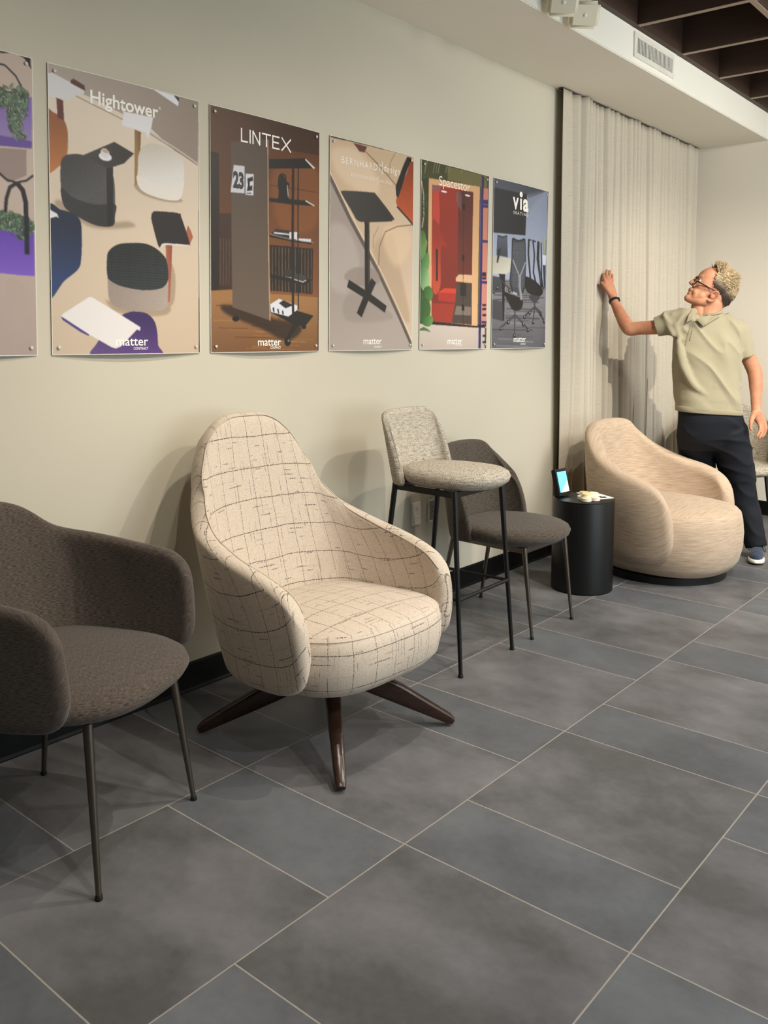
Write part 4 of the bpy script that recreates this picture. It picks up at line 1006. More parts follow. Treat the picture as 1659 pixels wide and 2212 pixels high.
  ('P',(196,178,156),[(-0.031,0.825),(0.596,0.841),(0.598,0.977),(-0.033,0.969)],{'g':((206,188,166),(0.218,0.851),(0.22,0.952))}),
  ('P',(26,20,20),[(0.092,0.812),(0.516,0.831),(0.515,0.841),(0.082,0.828)],{}),
  ('P',(212,140,116),[(0.552,0.074),(0.609,0.069),(0.621,0.842),(0.555,0.833)],{'g':((196,120,98),(0.564,0.17),(0.583,0.805))}),
  ('L',(46,38,86),[(0.552,0.009),(0.546,0.151),(0.545,0.566),(0.537,0.96)],{'w':0.028}),
  ('L',(92,84,140),[(0.541,0.016),(0.535,0.152),(0.534,0.567),(0.526,0.96)],{'w':0.005}),
  ('L',(28,22,54),[(0.56,0.013),(0.554,0.15),(0.553,0.566),(0.547,0.96)],{'w':0.005}),
  ('L',(52,44,96),[(0.54,0.144),(0.612,0.138)],{'w':0.015}),
  ('L',(52,44,96),[(0.54,0.154),(0.612,0.149)],{'w':0.015}),
  ('L',(52,44,96),[(0.54,0.172),(0.612,0.167)],{'w':0.016}),
  ('L',(52,44,96),[(0.546,0.363),(0.618,0.36)],{'w':0.015}),
  ('L',(52,44,96),[(0.552,0.587),(0.625,0.587)],{'w':0.016}),
  ('L',(52,44,96),[(0.559,0.809),(0.632,0.811)],{'w':0.015}),
  ('L',(30,22,44),[(0.561,0.539),(0.602,0.537)],{'w':0.012}),
  ('L',(30,22,44),[(0.561,0.551),(0.603,0.548)],{'w':0.012}),
  ('L',(30,22,44),[(0.561,0.567),(0.603,0.564)],{'w':0.013}),
  ('L',(30,22,44),[(0.566,0.714),(0.607,0.713)],{'w':0.012}),
  ('L',(30,22,44),[(0.566,0.737),(0.608,0.735)],{'w':0.013}),
  ('L',(30,22,44),[(0.567,0.77),(0.609,0.769)],{'w':0.013}),
  ('L',(30,22,44),[(0.569,0.826),(0.611,0.826)],{'w':0.013}),
  ('L',(30,22,44),[(0.571,0.885),(0.613,0.885)],{'w':0.012}),
  ('L',(30,22,44),[(0.572,0.92),(0.614,0.92)],{'w':0.012}),
  ('P',(20,16,30),[(0.514,0.824),(0.595,0.825),(0.596,0.84),(0.515,0.839)],{}),
  ('L',(196,160,112),[(0.002,0.107),(0.019,0.17),(0.024,0.275),(0.012,0.341)],{'w':0.007}),
  ('L',(170,150,100),[(0.022,0.358),(0.049,0.412),(0.039,0.461)],{'w':0.007}),
  ('V',(44,70,34),[(0.008,0.176),(0.048,0.166),(0.047,0.277),(0.023,0.289)],{'n':60,'s':0.006,'c2':(110,130,70)}),
  ('B',(96,142,68),[(0,0.368),(0.032,0.361),(0.046,0.422),(0.035,0.496),(0.007,0.498)],{'g':((60,100,44),(0.0,0.368),(0.046,0.422))}),
  ('B',(120,162,92),[(0.003,0.518),(0.062,0.46),(0.067,0.543),(0.016,0.57)],{'g':((60,110,48),(0.003,0.518),(0.067,0.543))}),
  ('B',(150,184,124),[(0.002,0.547),(0.035,0.535),(0.07,0.572),(0.064,0.641),(0.031,0.659),(0.005,0.629)],{'g':((70,120,60),(0.002,0.547),(0.07,0.572))}),
  ('B',(84,134,58),[(0.03,0.647),(0.078,0.633),(0.102,0.673),(0.08,0.71),(0.043,0.695)],{'g':((50,90,40),(0.03,0.647),(0.102,0.673))}),
  ('B',(62,104,48),[(-0.01,0.707),(0.047,0.693),(0.084,0.733),(0.069,0.793),(-0.008,0.814)],{'g':((44,76,36),(-0.01,0.707),(0.084,0.733))}),
  ('B',(104,150,74),[(0.032,0.798),(0.09,0.783),(0.103,0.812),(0.074,0.838),(0.025,0.829)],{'g':((60,104,46),(0.032,0.798),(0.103,0.812))}),
  ('B',(90,132,62),[(-0.011,0.86),(0.033,0.842),(0.085,0.866),(0.034,0.86)],{'g':((60,100,44),(-0.011,0.86),(0.085,0.866))}),
  ('B',(56,92,42),[(0.006,0.658),(0.034,0.661),(0.035,0.696),(-0.002,0.702)],{'g':((40,70,32),(0.006,0.658),(0.035,0.696))}),
 ],
 'F': [
  ('P',(168,174,184),[(-0.031,-0.003),(0.604,-0.013),(0.634,0.985),(-0.031,0.977)],{'g':((136,142,152),(0.412,0.088),(0.373,0.512))}),
  ('P',(58,61,67),[(-0.031,-0.003),(0.604,-0.016),(0.604,-0.005),(0.372,0.07),(0.349,0.05),(-0.019,0.07)],{'g':((78,82,88),(0.089,0.013),(0.523,0.006))}),
  ('P',(120,126,134),[(0.349,0.05),(0.604,-0.008),(0.413,0.11),(0.354,0.173)],{'a':0.6,'bl':0.02}),
  ('P',(96,94,94),[(-0.044,0.551),(0.599,0.581),(0.61,0.984),(-0.031,0.977)],{'g':((138,134,130),(0.322,0.628),(0.278,0.912))}),
  ('L',(70,68,68),[(0.008,0.576),(0.26,0.567)],{'w':0.007}),
  ('L',(90,88,88),[(0.024,0.588),(0.283,0.58)],{'w':0.007}),
  ('L',(70,68,68),[(0.092,0.598),(0.231,0.596)],{'w':0.007}),
  ('L',(70,68,68),[(0.143,0.609),(0.395,0.602)],{'w':0.008}),
  ('L',(90,88,88),[(0.137,0.622),(0.431,0.614)],{'w':0.007}),
  ('L',(90,88,88),[(0.245,0.631),(0.379,0.63)],{'w':0.008}),
  ('L',(70,68,68),[(0.016,0.653),(0.447,0.641)],{'w':0.007}),
  ('L',(90,88,88),[(0.239,0.658),(0.58,0.65)],{'w':0.008}),
  ('L',(70,68,68),[(0.029,0.679),(0.472,0.668)],{'w':0.007}),
  ('L',(90,88,88),[(0.075,0.69),(0.518,0.681)],{'w':0.008}),
  ('L',(120,118,116),[(0.221,0.699),(0.478,0.696)],{'w':0.007}),
  ('L',(120,118,116),[(0.214,0.713),(0.564,0.708)],{'w':0.008}),
  ('L',(70,68,68),[(0.143,0.728),(0.477,0.724)],{'w':0.007}),
  ('L',(90,88,88),[(0.234,0.739),(0.511,0.737)],{'w':0.007}),
  ('L',(140,137,134),[(0.176,0.754),(0.625,0.749)],{'w':0.007}),
  ('L',(90,88,88),[(0.103,0.769),(0.4,0.767)],{'w':0.007}),
  ('L',(70,68,68),[(0.132,0.781),(0.524,0.779)],{'w':0.007}),
  ('L',(90,88,88),[(0.248,0.793),(0.386,0.795)],{'w':0.008}),
  ('L',(140,137,134),[(0.15,0.808),(0.298,0.81)],{'w':0.008}),
  ('L',(120,118,116),[(0.154,0.821),(0.399,0.823)],{'w':0.007}),
  ('L',(90,88,88),[(0.231,0.834),(0.617,0.834)],{'w':0.007}),
  ('L',(70,68,68),[(0,0.849),(0.433,0.85)],{'w':0.007}),
  ('L',(90,88,88),[(0.001,0.862),(0.202,0.865)],{'w':0.007}),
  ('L',(90,88,88),[(0.111,0.875),(0.295,0.878)],{'w':0.008}),
  ('L',(90,88,88),[(0.043,0.888),(0.443,0.892)],{'w':0.007}),
  ('L',(120,118,116),[(0.063,0.901),(0.221,0.906)],{'w':0.007}),
  ('L',(140,137,134),[(0.206,0.915),(0.44,0.92)],{'w':0.007}),
  ('L',(90,88,88),[(0.053,0.927),(0.254,0.933)],{'w':0.007}),
  ('L',(120,118,116),[(0.045,0.941),(0.38,0.947)],{'w':0.007}),
  ('L',(90,88,88),[(0.022,0.954),(0.456,0.962)],{'w':0.007}),
  ('P',(26,28,33),[(-0.01,0.055),(0.35,0.051),(0.338,0.292),(0.001,0.305)],{'g':((44,46,52),(0.04,0.073),(0.308,0.262))}),
  ('P',(64,66,70),[(-0.044,0.546),(0.091,0.55),(0.094,0.637),(-0.041,0.643)],{}),
  ('P',(46,46,50),[(-0.028,0.674),(0.111,0.691),(0.115,0.802),(-0.025,0.782)],{'a':0.7}),
  ('P',(60,64,72),[(0.048,0.315),(0.084,0.32),(0.142,0.312),(0.15,0.434),(0.042,0.428)],{'g':((84,88,96),(0.089,0.326),(0.092,0.419))}),
  ('L',(24,25,28),[(0.046,0.317),(0.094,0.322),(0.142,0.311)],{'w':0.007}),
  ('L',(24,25,28),[(0.046,0.317),(0.04,0.428)],{'w':0.006}),
  ('P',(208,202,176),[(-0.018,0.436),(0.186,0.437),(0.174,0.513),(0.137,0.53),(-0.015,0.534)],{'g':((186,178,150),(0.052,0.438),(0.106,0.527))}),
  ('P',(34,36,42),[(0.051,0.395),(0.081,0.387),(0.053,0.47),(0.038,0.471)],{}),
  ('P',(24,24,27),[(0.06,0.532),(0.125,0.531),(0.119,0.796),(0.105,0.796),(0.092,0.582)],{}),
  ('L',(60,60,63),[(0.092,0.566),(0.013,0.629)],{'w':0.008}),
  ('L',(60,60,63),[(0.092,0.566),(0.171,0.617)],{'w':0.008}),
  ('L',(60,60,63),[(0.092,0.566),(0.047,0.606)],{'w':0.008}),
  ('E',(24,24,26),[(0.013,0.636)],{'r':(0.014,0.011)}),
  ('E',(24,24,26),[(0.171,0.624)],{'r':(0.015,0.011)}),
  ('E',(24,24,26),[(0.048,0.613)],{'r':(0.014,0.011)}),
  ('E',(190,188,184),[(0.016,0.633)],{'r':(0.005,0.003)}),
  ('E',(190,188,184),[(0.174,0.621)],{'r':(0.006,0.003)}),
  ('E',(190,188,184),[(0.051,0.609)],{'r':(0.005,0.004)}),
  ('P',(218,216,210),[(0.548,0.391),(0.602,0.39),(0.595,0.451),(0.56,0.45)],{}),
  ('P',(64,66,70),[(0.558,0.451),(0.595,0.451),(0.599,0.605),(0.576,0.582)],{}),
  ('L',(150,150,90),[(0.574,0.389),(0.548,0.286)],{'w':0.009}),
  ('L',(176,172,110),[(0.581,0.389),(0.573,0.272)],{'w':0.009}),
  ('L',(120,126,76),[(0.588,0.388),(0.595,0.294)],{'w':0.009}),
  ('L',(30,32,36),[(0.378,0.311),(0.375,0.398),(0.403,0.539)],{'w':0.02}),
  ('L',(30,32,36),[(0.372,0.312),(0.41,0.314)],{'w':0.008}),
  ('L',(34,36,40),[(0.428,0.313),(0.449,0.398),(0.439,0.502),(0.479,0.578)],{'w':0.018}),
  ('L',(30,32,36),[(0.421,0.313),(0.464,0.318)],{'w':0.009}),
  ('L',(28,30,34),[(0.496,0.313),(0.491,0.418),(0.528,0.526),(0.547,0.59)],{'w':0.03}),
  ('L',(24,26,30),[(0.53,0.317),(0.539,0.415),(0.544,0.525),(0.571,0.6)],{'w':0.014}),
  ('L',(112,114,118),[(0.513,0.33),(0.513,0.446),(0.536,0.561)],{'w':0.005}),
  ('B',(22,23,26),[(0.34,0.533),(0.464,0.553),(0.561,0.601),(0.531,0.64),(0.388,0.632),(0.342,0.593)],{}),
  ('B',(60,62,66),[(0.389,0.648),(0.525,0.643),(0.481,0.68),(0.435,0.681)],{}),
  ('L',(60,60,64),[(0.458,0.68),(0.459,0.715)],{'w':0.016}),
  ('L',(64,64,67),[(0.459,0.709),(0.332,0.767)],{'w':0.014}),
  ('L',(64,64,67),[(0.459,0.709),(0.44,0.797)],{'w':0.014}),
  ('L',(64,64,67),[(0.459,0.709),(0.585,0.788)],{'w':0.014}),
  ('L',(64,64,67),[(0.459,0.709),(0.395,0.74)],{'w':0.014}),
  ('L',(64,64,67),[(0.459,0.709),(0.544,0.742)],{'w':0.014}),
  ('E',(24,24,26),[(0.333,0.774)],{'r':(0.015,0.011)}),
  ('E',(24,24,26),[(0.44,0.804)],{'r':(0.016,0.011)}),
  ('E',(24,24,26),[(0.586,0.796)],{'r':(0.016,0.011)}),
  ('E',(24,24,26),[(0.395,0.747)],{'r':(0.016,0.011)}),
  ('E',(24,24,26),[(0.544,0.749)],{'r':(0.016,0.012)}),
  ('E',(190,188,184),[(0.336,0.77)],{'r':(0.005,0.004)}),
  ('E',(190,188,184),[(0.443,0.8)],{'r':(0.006,0.004)}),
  ('E',(190,188,184),[(0.589,0.792)],{'r':(0.006,0.004)}),
  ('E',(190,188,184),[(0.398,0.743)],{'r':(0.006,0.004)}),
  ('E',(190,188,184),[(0.547,0.746)],{'r':(0.006,0.004)}),
  ('B',(66,69,74),[(0.193,0.322),(0.262,0.329),(0.334,0.315),(0.346,0.445),(0.337,0.599),(0.268,0.647),(0.203,0.635),(0.172,0.573),(0.19,0.439)],{}),
  ('L',(112,114,116),[(0.196,0.35),(0.335,0.341)],{'w':0.002}),
  ('L',(112,114,116),[(0.196,0.359),(0.335,0.35)],{'w':0.002}),
  ('L',(112,114,116),[(0.196,0.368),(0.336,0.359)],{'w':0.002}),
  ('L',(112,114,116),[(0.197,0.377),(0.336,0.368)],{'w':0.002}),
  ('L',(112,114,116),[(0.197,0.385),(0.336,0.377)],{'w':0.002}),
  ('L',(112,114,116),[(0.197,0.394),(0.337,0.386)],{'w':0.002}),
  ('L',(112,114,116),[(0.197,0.403),(0.337,0.395)],{'w':0.003}),
  ('L',(112,114,116),[(0.198,0.412),(0.337,0.404)],{'w':0.002}),
  ('L',(112,114,116),[(0.198,0.421),(0.338,0.413)],{'w':0.002}),
  ('L',(112,114,116),[(0.198,0.43),(0.338,0.422)],{'w':0.002}),
  ('L',(112,114,116),[(0.199,0.438),(0.338,0.431)],{'w':0.002}),
  ('L',(112,114,116),[(0.199,0.447),(0.339,0.44)],{'w':0.002}),
  ('L',(112,114,116),[(0.199,0.456),(0.339,0.449)],{'w':0.002}),
  ('L',(112,114,116),[(0.2,0.465),(0.34,0.458)],{'w':0.002}),
  ('L',(112,114,116),[(0.2,0.474),(0.34,0.467)],{'w':0.002}),
  ('L',(112,114,116),[(0.2,0.483),(0.34,0.476)],{'w':0.002}),
  ('L',(112,114,116),[(0.201,0.492),(0.341,0.485)],{'w':0.002}),
  ('L',(112,114,116),[(0.201,0.5),(0.341,0.494)],{'w':0.002}),
  ('L',(112,114,116),[(0.201,0.509),(0.341,0.503)],{'w':0.002}),
  ('L',(112,114,116),[(0.201,0.518),(0.342,0.512)],{'w':0.003}),
  ('L',(112,114,116),[(0.202,0.527),(0.342,0.521)],{'w':0.002}),
  ('L',(112,114,116),[(0.202,0.536),(0.342,0.53)],{'w':0.002}),
  ('L',(112,114,116),[(0.202,0.545),(0.343,0.54)],{'w':0.003}),
  ('L',(112,114,116),[(0.203,0.554),(0.343,0.549)],{'w':0.002}),
  ('L',(112,114,116),[(0.203,0.563),(0.343,0.558)],{'w':0.002}),
  ('L',(112,114,116),[(0.203,0.571),(0.344,0.567)],{'w':0.002}),
  ('L',(112,114,116),[(0.204,0.58),(0.344,0.576)],{'w':0.002}),
  ('L',(112,114,116),[(0.204,0.589),(0.344,0.585)],{'w':0.002}),
  ('L',(112,114,116),[(0.204,0.598),(0.345,0.594)],{'w':0.002}),
  ('L',(20,21,24),[(0.195,0.323),(0.262,0.329),(0.334,0.315),(0.346,0.445),(0.339,0.593),(0.311,0.634)],{'w':0.009}),
  ('L',(20,21,24),[(0.195,0.323),(0.192,0.439),(0.173,0.567),(0.209,0.638)],{'w':0.009}),
  ('B',(24,25,28),[(0.115,0.633),(0.204,0.647),(0.312,0.671),(0.295,0.726),(0.212,0.735),(0.163,0.695)],{}),
  ('L',(156,154,150),[(0.203,0.444),(0.28,0.539),(0.344,0.448)],{'w':0.011}),
  ('L',(156,154,150),[(0.278,0.534),(0.277,0.596),(0.301,0.671)],{'w':0.026}),
  ('L',(110,108,106),[(0.273,0.54),(0.27,0.596),(0.286,0.669)],{'w':0.007}),
  ('L',(176,174,170),[(0.205,0.633),(0.252,0.642)],{'w':0.015}),
  ('L',(60,60,64),[(0.226,0.733),(0.229,0.766)],{'w':0.013}),
  ('L',(64,64,67),[(0.229,0.761),(0.085,0.838)],{'w':0.013}),
  ('L',(64,64,67),[(0.229,0.761),(0.22,0.879)],{'w':0.013}),
  ('L',(64,64,67),[(0.229,0.761),(0.374,0.844)],{'w':0.013}),
  ('L',(64,64,67),[(0.229,0.761),(0.159,0.801)],{'w':0.013}),
  ('L',(64,64,67),[(0.229,0.761),(0.317,0.81)],{'w':0.013}),
  ('E',(24,24,26),[(0.086,0.844)],{'r':(0.014,0.011)}),
  ('E',(24,24,26),[(0.221,0.885)],{'r':(0.015,0.012)}),
  ('E',(24,24,26),[(0.374,0.85)],{'r':(0.016,0.012)}),
  ('E',(24,24,26),[(0.159,0.808)],{'r':(0.015,0.011)}),
  ('E',(24,24,26),[(0.318,0.817)],{'r':(0.015,0.011)}),
  ('E',(190,188,184),[(0.089,0.841)],{'r':(0.005,0.004)}),
  ('E',(190,188,184),[(0.224,0.882)],{'r':(0.005,0.004)}),
  ('E',(190,188,184),[(0.377,0.847)],{'r':(0.006,0.004)}),
  ('E',(190,188,184),[(0.162,0.804)],{'r':(0.005,0.004)}),
  ('E',(190,188,184),[(0.321,0.813)],{'r':(0.005,0.004)}),
 ],
}
# ------------------------------------------------------------------ posters: the prints are painted cell by cell onto each sheet
def smooth_closed(P, k=8):
    P = np.array(P, float); n = len(P); out = []
    for i in range(n):
        p0, p1, p2, p3 = P[i-1], P[i], P[(i+1) % n], P[(i+2) % n]
        for j in range(k):
            u = j/k
            out.append(0.5*((2*p1)+(-p0+p2)*u+(2*p0-5*p1+4*p2-p3)*u*u+(-p0+3*p1-3*p2+p3)*u**3))
    return np.array(out)
class Canvas:
    SS = 2
    def __init__(s, w, h, nu, nv, seed):
        s.w, s.h, s.nu, s.nv = w, h, nu, nv; n = s.SS
        s.U, s.V = np.meshgrid((np.arange(nu*n)+.5)/(nu*n)*w, (np.arange(nv*n)+.5)/(nv*n)*h)
        s.img = np.zeros((nv*n, nu*n, 3)); s.rng = np.random.default_rng(seed)
    def mask(s, P):
        P = np.asarray(P, float); H, Wd = s.U.shape; m = np.zeros((H, Wd), bool)
        x0 = int(max(0, math.floor(P[:, 0].min()/s.w*Wd)-1)); x1 = int(min(Wd, math.ceil(P[:, 0].max()/s.w*Wd)+1))
        y0 = int(max(0, math.floor(P[:, 1].min()/s.h*H)-1)); y1 = int(min(H, math.ceil(P[:, 1].max()/s.h*H)+1))
        if x1 <= x0 or y1 <= y0: return m, None
        X, Y = s.U[y0:y1, x0:x1], s.V[y0:y1, x0:x1]; r = np.zeros(X.shape, bool)
        for (xa, ya), (xb, yb) in zip(P, np.roll(P, -1, axis=0)):
            if ya == yb: continue
            c = ((ya > Y) != (yb > Y)) & (X < (xb-xa)*(Y-ya)/(yb-ya)+xa); r ^= c
        m[y0:y1, x0:x1] = r; return m, (y0, y1, x0, x1)
    def fill(s, m, col, o):
        a = m.astype(float)*o.get('a', 1.0)
        if 'bl' in o:
            r = max(1, int(o['bl']/s.w*s.U.shape[1])); k = np.hanning(2*r+3)[1:-1]; k /= k.sum()
            a = np.apply_along_axis(lambda v: np.convolve(v, k, 'same'), 0, a); a = np.apply_along_axis(lambda v: np.convolve(v, k, 'same'), 1, a)
        c = np.ones(s.img.shape)*np.array(col, float)
        if 'g' in o:
            c2, p, q = o['g']; d = np.array(q)-np.array(p); t = ((s.U-p[0])*d[0]+(s.V-p[1])*d[1])/(d@d+1e-9); t = np.clip(t, 0, 1)[..., None]
            c = c*t+np.array(c2, float)*(1-t) if False else np.array(c2, float)*(1-t)+c*t
        if 'n' in o:
            nz = s.rng.normal(0, 1, s.U.shape); c = c*(1+o['n']*nz[..., None])
        if 'grid' in o:
            g = ((s.U % o['grid'] < .0025) | (s.V % o['grid'] < .0025)).astype(float)[..., None]; c = c*(1-.35*g)
        s.img = s.img*(1-a[..., None])+c*a[..., None]
    def run(s, ops):
        for t, col, P, o in ops:
            if t in 'PB':
                m, bb = s.mask(smooth_closed(P) if t == 'B' else P)
                if bb is not None: s.fill(m, col, o)
            elif t == 'E':
                (cx, cy), (rx, ry) = P[0], o['r']; s.fill(((s.U-cx)/rx)**2+((s.V-cy)/ry)**2 < 1, col, {})
            elif t == 'L':
                w = max(o['w'], .0018)/2; tot = np.zeros(s.U.shape, bool)
                for (xa, ya), (xb, yb) in zip(P[:-1], P[1:]):
                    L = math.hypot(xb-xa, yb-ya)+1e-9; nx, ny = -(yb-ya)/L*w, (xb-xa)/L*w
                    m, bb = s.mask([(xa+nx, ya+ny), (xb+nx, yb+ny), (xb-nx, yb-ny), (xa-nx, ya-ny)]); tot |= m
                    if w > .003 and (xb, yb) != tuple(P[-1]): tot |= (s.U-xb)**2+(s.V-yb)**2 < w*w
                s.fill(tot, col, {})
            elif t == 'V':
                reg, bb = s.mask(P); P = np.array(P); lo, hi = P.min(0), P.max(0); rng = s.rng; k = 0
                while k < o['n']:
                    p = lo+(hi-lo)*rng.random(2); ii = int(p[1]/s.h*s.U.shape[0]); jj = int(p[0]/s.w*s.U.shape[1])
                    if not (0 <= ii < s.U.shape[0] and 0 <= jj < s.U.shape[1]): k += 1; continue
                    if not reg[ii, jj]: k += .2; continue
                    an = rng.random()*2*pi; sz = o['s']*(.6+.8*rng.random()); d = np.array([cos(an), sin(an)])*sz; nn = np.array([-d[1], d[0]])*.38
                    base = np.array(col)*(.6+.7*rng.random())
                    m, bb = s.mask(smooth_closed([p-d, p+nn, p+d, p-nn], 4)); s.fill(m, base, {})
                    m, bb = s.mask([p-d*.9, p+nn*.45, p+d*.9, p-nn*.1])
                    if rng.random() < .75: s.fill(m, np.array(o['c2'])*(.75+.3*rng.random()), {})
                    k += 1
        n = s.SS; return s.img.reshape(s.nv, n, s.nu, n, 3).mean(axis=(1, 3))
def print_material(name):
    m = NT(name, 0.38, 0, 0.35); a = m.n('ShaderNodeVertexColor'); a.layer_name = 'print'; m.col(a.outputs[0]); return m.mat
M['print'] = print_material('printed_poster_paper')
M['letter'] = NT('white_print_ink', 0.4, color='F4F1EA').mat
M['letter_black'] = NT('black_print_ink', 0.4, color='1C1A1A').mat
M['paper_edge'] = NT('white_paper_edge', 0.5, color='E6E2D8').mat
M['pin'] = NT('clear_plastic_pin', 0.15, color='C9C8C2').mat
P_TOP, P_H = 2.281, 0.956
PRINT_K = 0.97
def bulge(u, v, w):
    a = sin(pi*min(max(u/w, 0), 1)); return 0.005+0.007*a+0.013*a*(min(max(v/P_H, 0), 1))**3
def glyphs(name, text, box, parent, mat, off=0.0, w=.61, lift=0.0006, xh=None, spacing=1.0):
    """box = (u0, u1, baseline v, top v): the text is stretched to fill the width and its capital/ascender height"""
    cu = bpy.data.curves.new('t', 'FONT'); cu.body = text; cu.size = 1; cu.offset = off; cu.space_character = spacing; cu.resolution_u = 4
    o = bpy.data.objects.new('t', cu); COL.objects.link(o); dg = bpy.context.evaluated_depsgraph_get(); dg.update()
    me = bpy.data.meshes.new_from_object(o.evaluated_get(dg)); bpy.data.objects.remove(o); bpy.data.curves.remove(cu)
    co = np.array([v.co[:] for v in me.vertices]); u0, u1, vb, vt = box
    x0, x1 = co[:, 0].min(), co[:, 0].max(); top = xh if xh else co[:, 1].max()
    U = u0+(co[:, 0]-x0)/(x1-x0)*(u1-u0); V = vb-(co[:, 1]/top)*(vb-vt)
    for i, v in enumerate(me.vertices): v.co = (bulge(U[i], V[i], w)+lift, U[i], -V[i])
    me.name = name; return link(name, me, mat, parent, smooth=False)
def stroke(bm, a, b, wd, w, lift=.0006, n=3):
    a, b = Vector(a), Vector(b); d = (b-a).normalized(); q = Vector((-d.y, d.x))*wd/2
    vs = [bm.verts.new((bulge(p.x, p.y, w)+lift, p.x, -p.y)) for p in (a+q, b+q, b-q, a-q)]; bm.faces.new(vs)
def disc(bm, c, r, w, lift=.0006, ry=None):
    bm.faces.new([bm.verts.new((bulge(c[0]+r*cos(t), c[1]+(ry or r)*sin(t), w)+lift, c[0]+r*cos(t), -(c[1]+(ry or r)*sin(t)))) for t in [2*pi*k/24 for k in range(24)]])
def poster(key, label, y0, y1, nu, nv, seed):
    w = y1-y0; t = thing('poster', label, 'poster', (0, y0, P_TOP), 0, 'furniture posters in a row along the wall')
    img = Canvas(w, P_H, nu, nv, seed).run(ART[key])
    rgb = np.clip(img/255*np.array([PRINT_K, PRINT_K*1.02, PRINT_K*1.10]), 0, 1); rgb = np.where(rgb <= .04045, rgb/12.92, ((rgb+.055)/1.055)**2.4)
    us = np.linspace(0, w, nu+1); vs = np.linspace(0, P_H, nv+1); UU, VV = np.meshgrid(us, vs)
    X = np.vectorize(lambda a, b: bulge(a, b, w))(UU, VV); co = np.stack([X, UU, -VV], -1).reshape(-1, 3)
    me = bpy.data.meshes.new('sheet'); nf = nu*nv
    ii = (np.arange(nv)[:, None]*(nu+1)+np.arange(nu)[None, :]).reshape(-1)
    quads = np.stack([ii, ii+nu+1, ii+nu+2, ii+1], 1)
    me.vertices.add(len(co)); me.vertices.foreach_set('co', co.ravel().astype(np.float32))
    me.loops.add(nf*4); me.loops.foreach_set('vertex_index', quads.ravel().astype(np.int32))
    me.polygons.add(nf); me.polygons.foreach_set('loop_start', np.arange(0, nf*4, 4, dtype=np.int32)); me.polygons.foreach_set('loop_total', np.full(nf, 4, dtype=np.int32))
    me.update(); me.validate()
    # colour per vertex: mean of the touching cells
    pad = np.pad(rgb, ((1, 1), (1, 1), (0, 0)), mode='edge'); vc = (pad[:-1, :-1]+pad[1:, :-1]+pad[:-1, 1:]+pad[1:, 1:])/4
    at = me.color_attributes.new('print', 'FLOAT_COLOR', 'POINT'); at.data.foreach_set('color', np.concatenate([vc.reshape(-1, 3), np.ones((vc.shape[0]*vc.shape[1], 1))], 1).ravel().astype(np.float32))
    sh = link('sheet', me, M['print'], t, True); sh['label'] = 'printed sheet'
    # white paper edge
    bm = bmesh.new(); e = .0022
    for (a, b) in (((0, 0), (w, 0)), ((w, 0), (w, P_H)), ((w, P_H), (0, P_H)), ((0, P_H), (0, 0))):
        n = 24; pts = [(a[0]+(b[0]-a[0])*i/n, a[1]+(b[1]-a[1])*i/n) for i in range(n+1)]
        for p, q in zip(pts[:-1], pts[1:]):
            V = [Vector((bulge(*x, w), x[0], -x[1])) for x in (p, q)]
            d = (V[1]-V[0]).normalized(); s = Vector((0, -d.z, d.y))*e*.5
            f = [bm.verts.new(v+k*s+Vector((z, 0, 0))) for v, k, z in ((V[0], 1, .0004), (V[1], 1, .0004), (V[1], -1, .0004), (V[0], -1, .0004))]
            g = [bm.verts.new(v+k*s+Vector((z, 0, 0))) for v, k, z in ((V[0], 1, -.0008), (V[1], 1, -.0008), (V[1], -1, -.0008), (V[0], -1, -.0008))]
            bm.faces.new(f); bm.faces.new(g[::-1]); bm.faces.new((f[0], g[0], g[1], f[1])); bm.faces.new((f[2], g[2], g[3], f[3]))
    bm_obj('paper_edge', bm, M['paper_edge'], t)
    for u in (.022, w-.022):
        for v in (.022, P_H-.024):
            lathe_x('pin', (bulge(u, v, w), u, -v), t)
    return t, w
def lathe_x(name, c, parent):
    prof = [(.0035, -.002), (.0035, .001), (.0062, .002), (.0058, .0055), (.0035, .0068)]; bm = bmesh.new(); add_lathe(bm, prof, 16)
    bmesh.ops.transform(bm, matrix=Matrix.Translation(c) @ Matrix.Rotation(pi/2, 4, 'Y'), verts=bm.verts[:]); return bm_obj(name, bm, M['pin'], parent, autosmooth=40)
def matter(t, w, u0, u1, vb, vt, c0, c1, cb):
    o = glyphs('logo_lettering', 'matter', (u0, u1, vb, vt), t, M['letter'], .008, w)
    glyphs('logo_lettering', 'CONTRACT', (c0, c1, cb, cb-.010), t, M['letter'], .012, w)

t, w = poster('A', 'poster of purple planters with trailing plants, cut off by the left edge', .886, 1.500, 250, 390, 1)
t, w = poster('B', 'poster of round upholstered poufs and small tables on a pale wood floor', 1.554, 2.170, 300, 460, 2)
glyphs('title_lettering', 'Hightower', (.151, .427, .100, .055), t, M['letter'], .018, w); glyphs('title_lettering', '\u00ae', (.429, .439, .067, .057), t, M['letter'], 0, w)
matter(t, w, .232, .366, .926, .900, .303, .366, .941)
t, w = poster('C', 'dark brown poster of a rolling shelf and taupe board with black and white papers', 2.224, 2.831, 280, 430, 3)
bm = bmesh.new(); S = .0062; T_, B_ = .062, .116
for a, b in (((.1545, T_), (.1545, B_)), ((.1515, B_-.003), (.187, B_-.003)), ((.199, T_), (.199, B_)), ((.214, T_), (.214, B_)), ((.214, T_+.002), (.250, B_-.002)), ((.250, T_), (.250, B_)),
             ((.262, T_+.003), (.311, T_+.003)), ((.2865, T_), (.2865, B_)), ((.322, T_), (.322, B_)), ((.319, T_+.003), (.360, T_+.003)), ((.322, .089), (.356, .089)), ((.319, B_-.003), (.360, B_-.003)),
             ((.372, T_), (.427, B_)), ((.427, T_), (.372, B_))): stroke(bm, a, b, S, w)
bm_obj('title_lettering', bm, M['letter'], t)
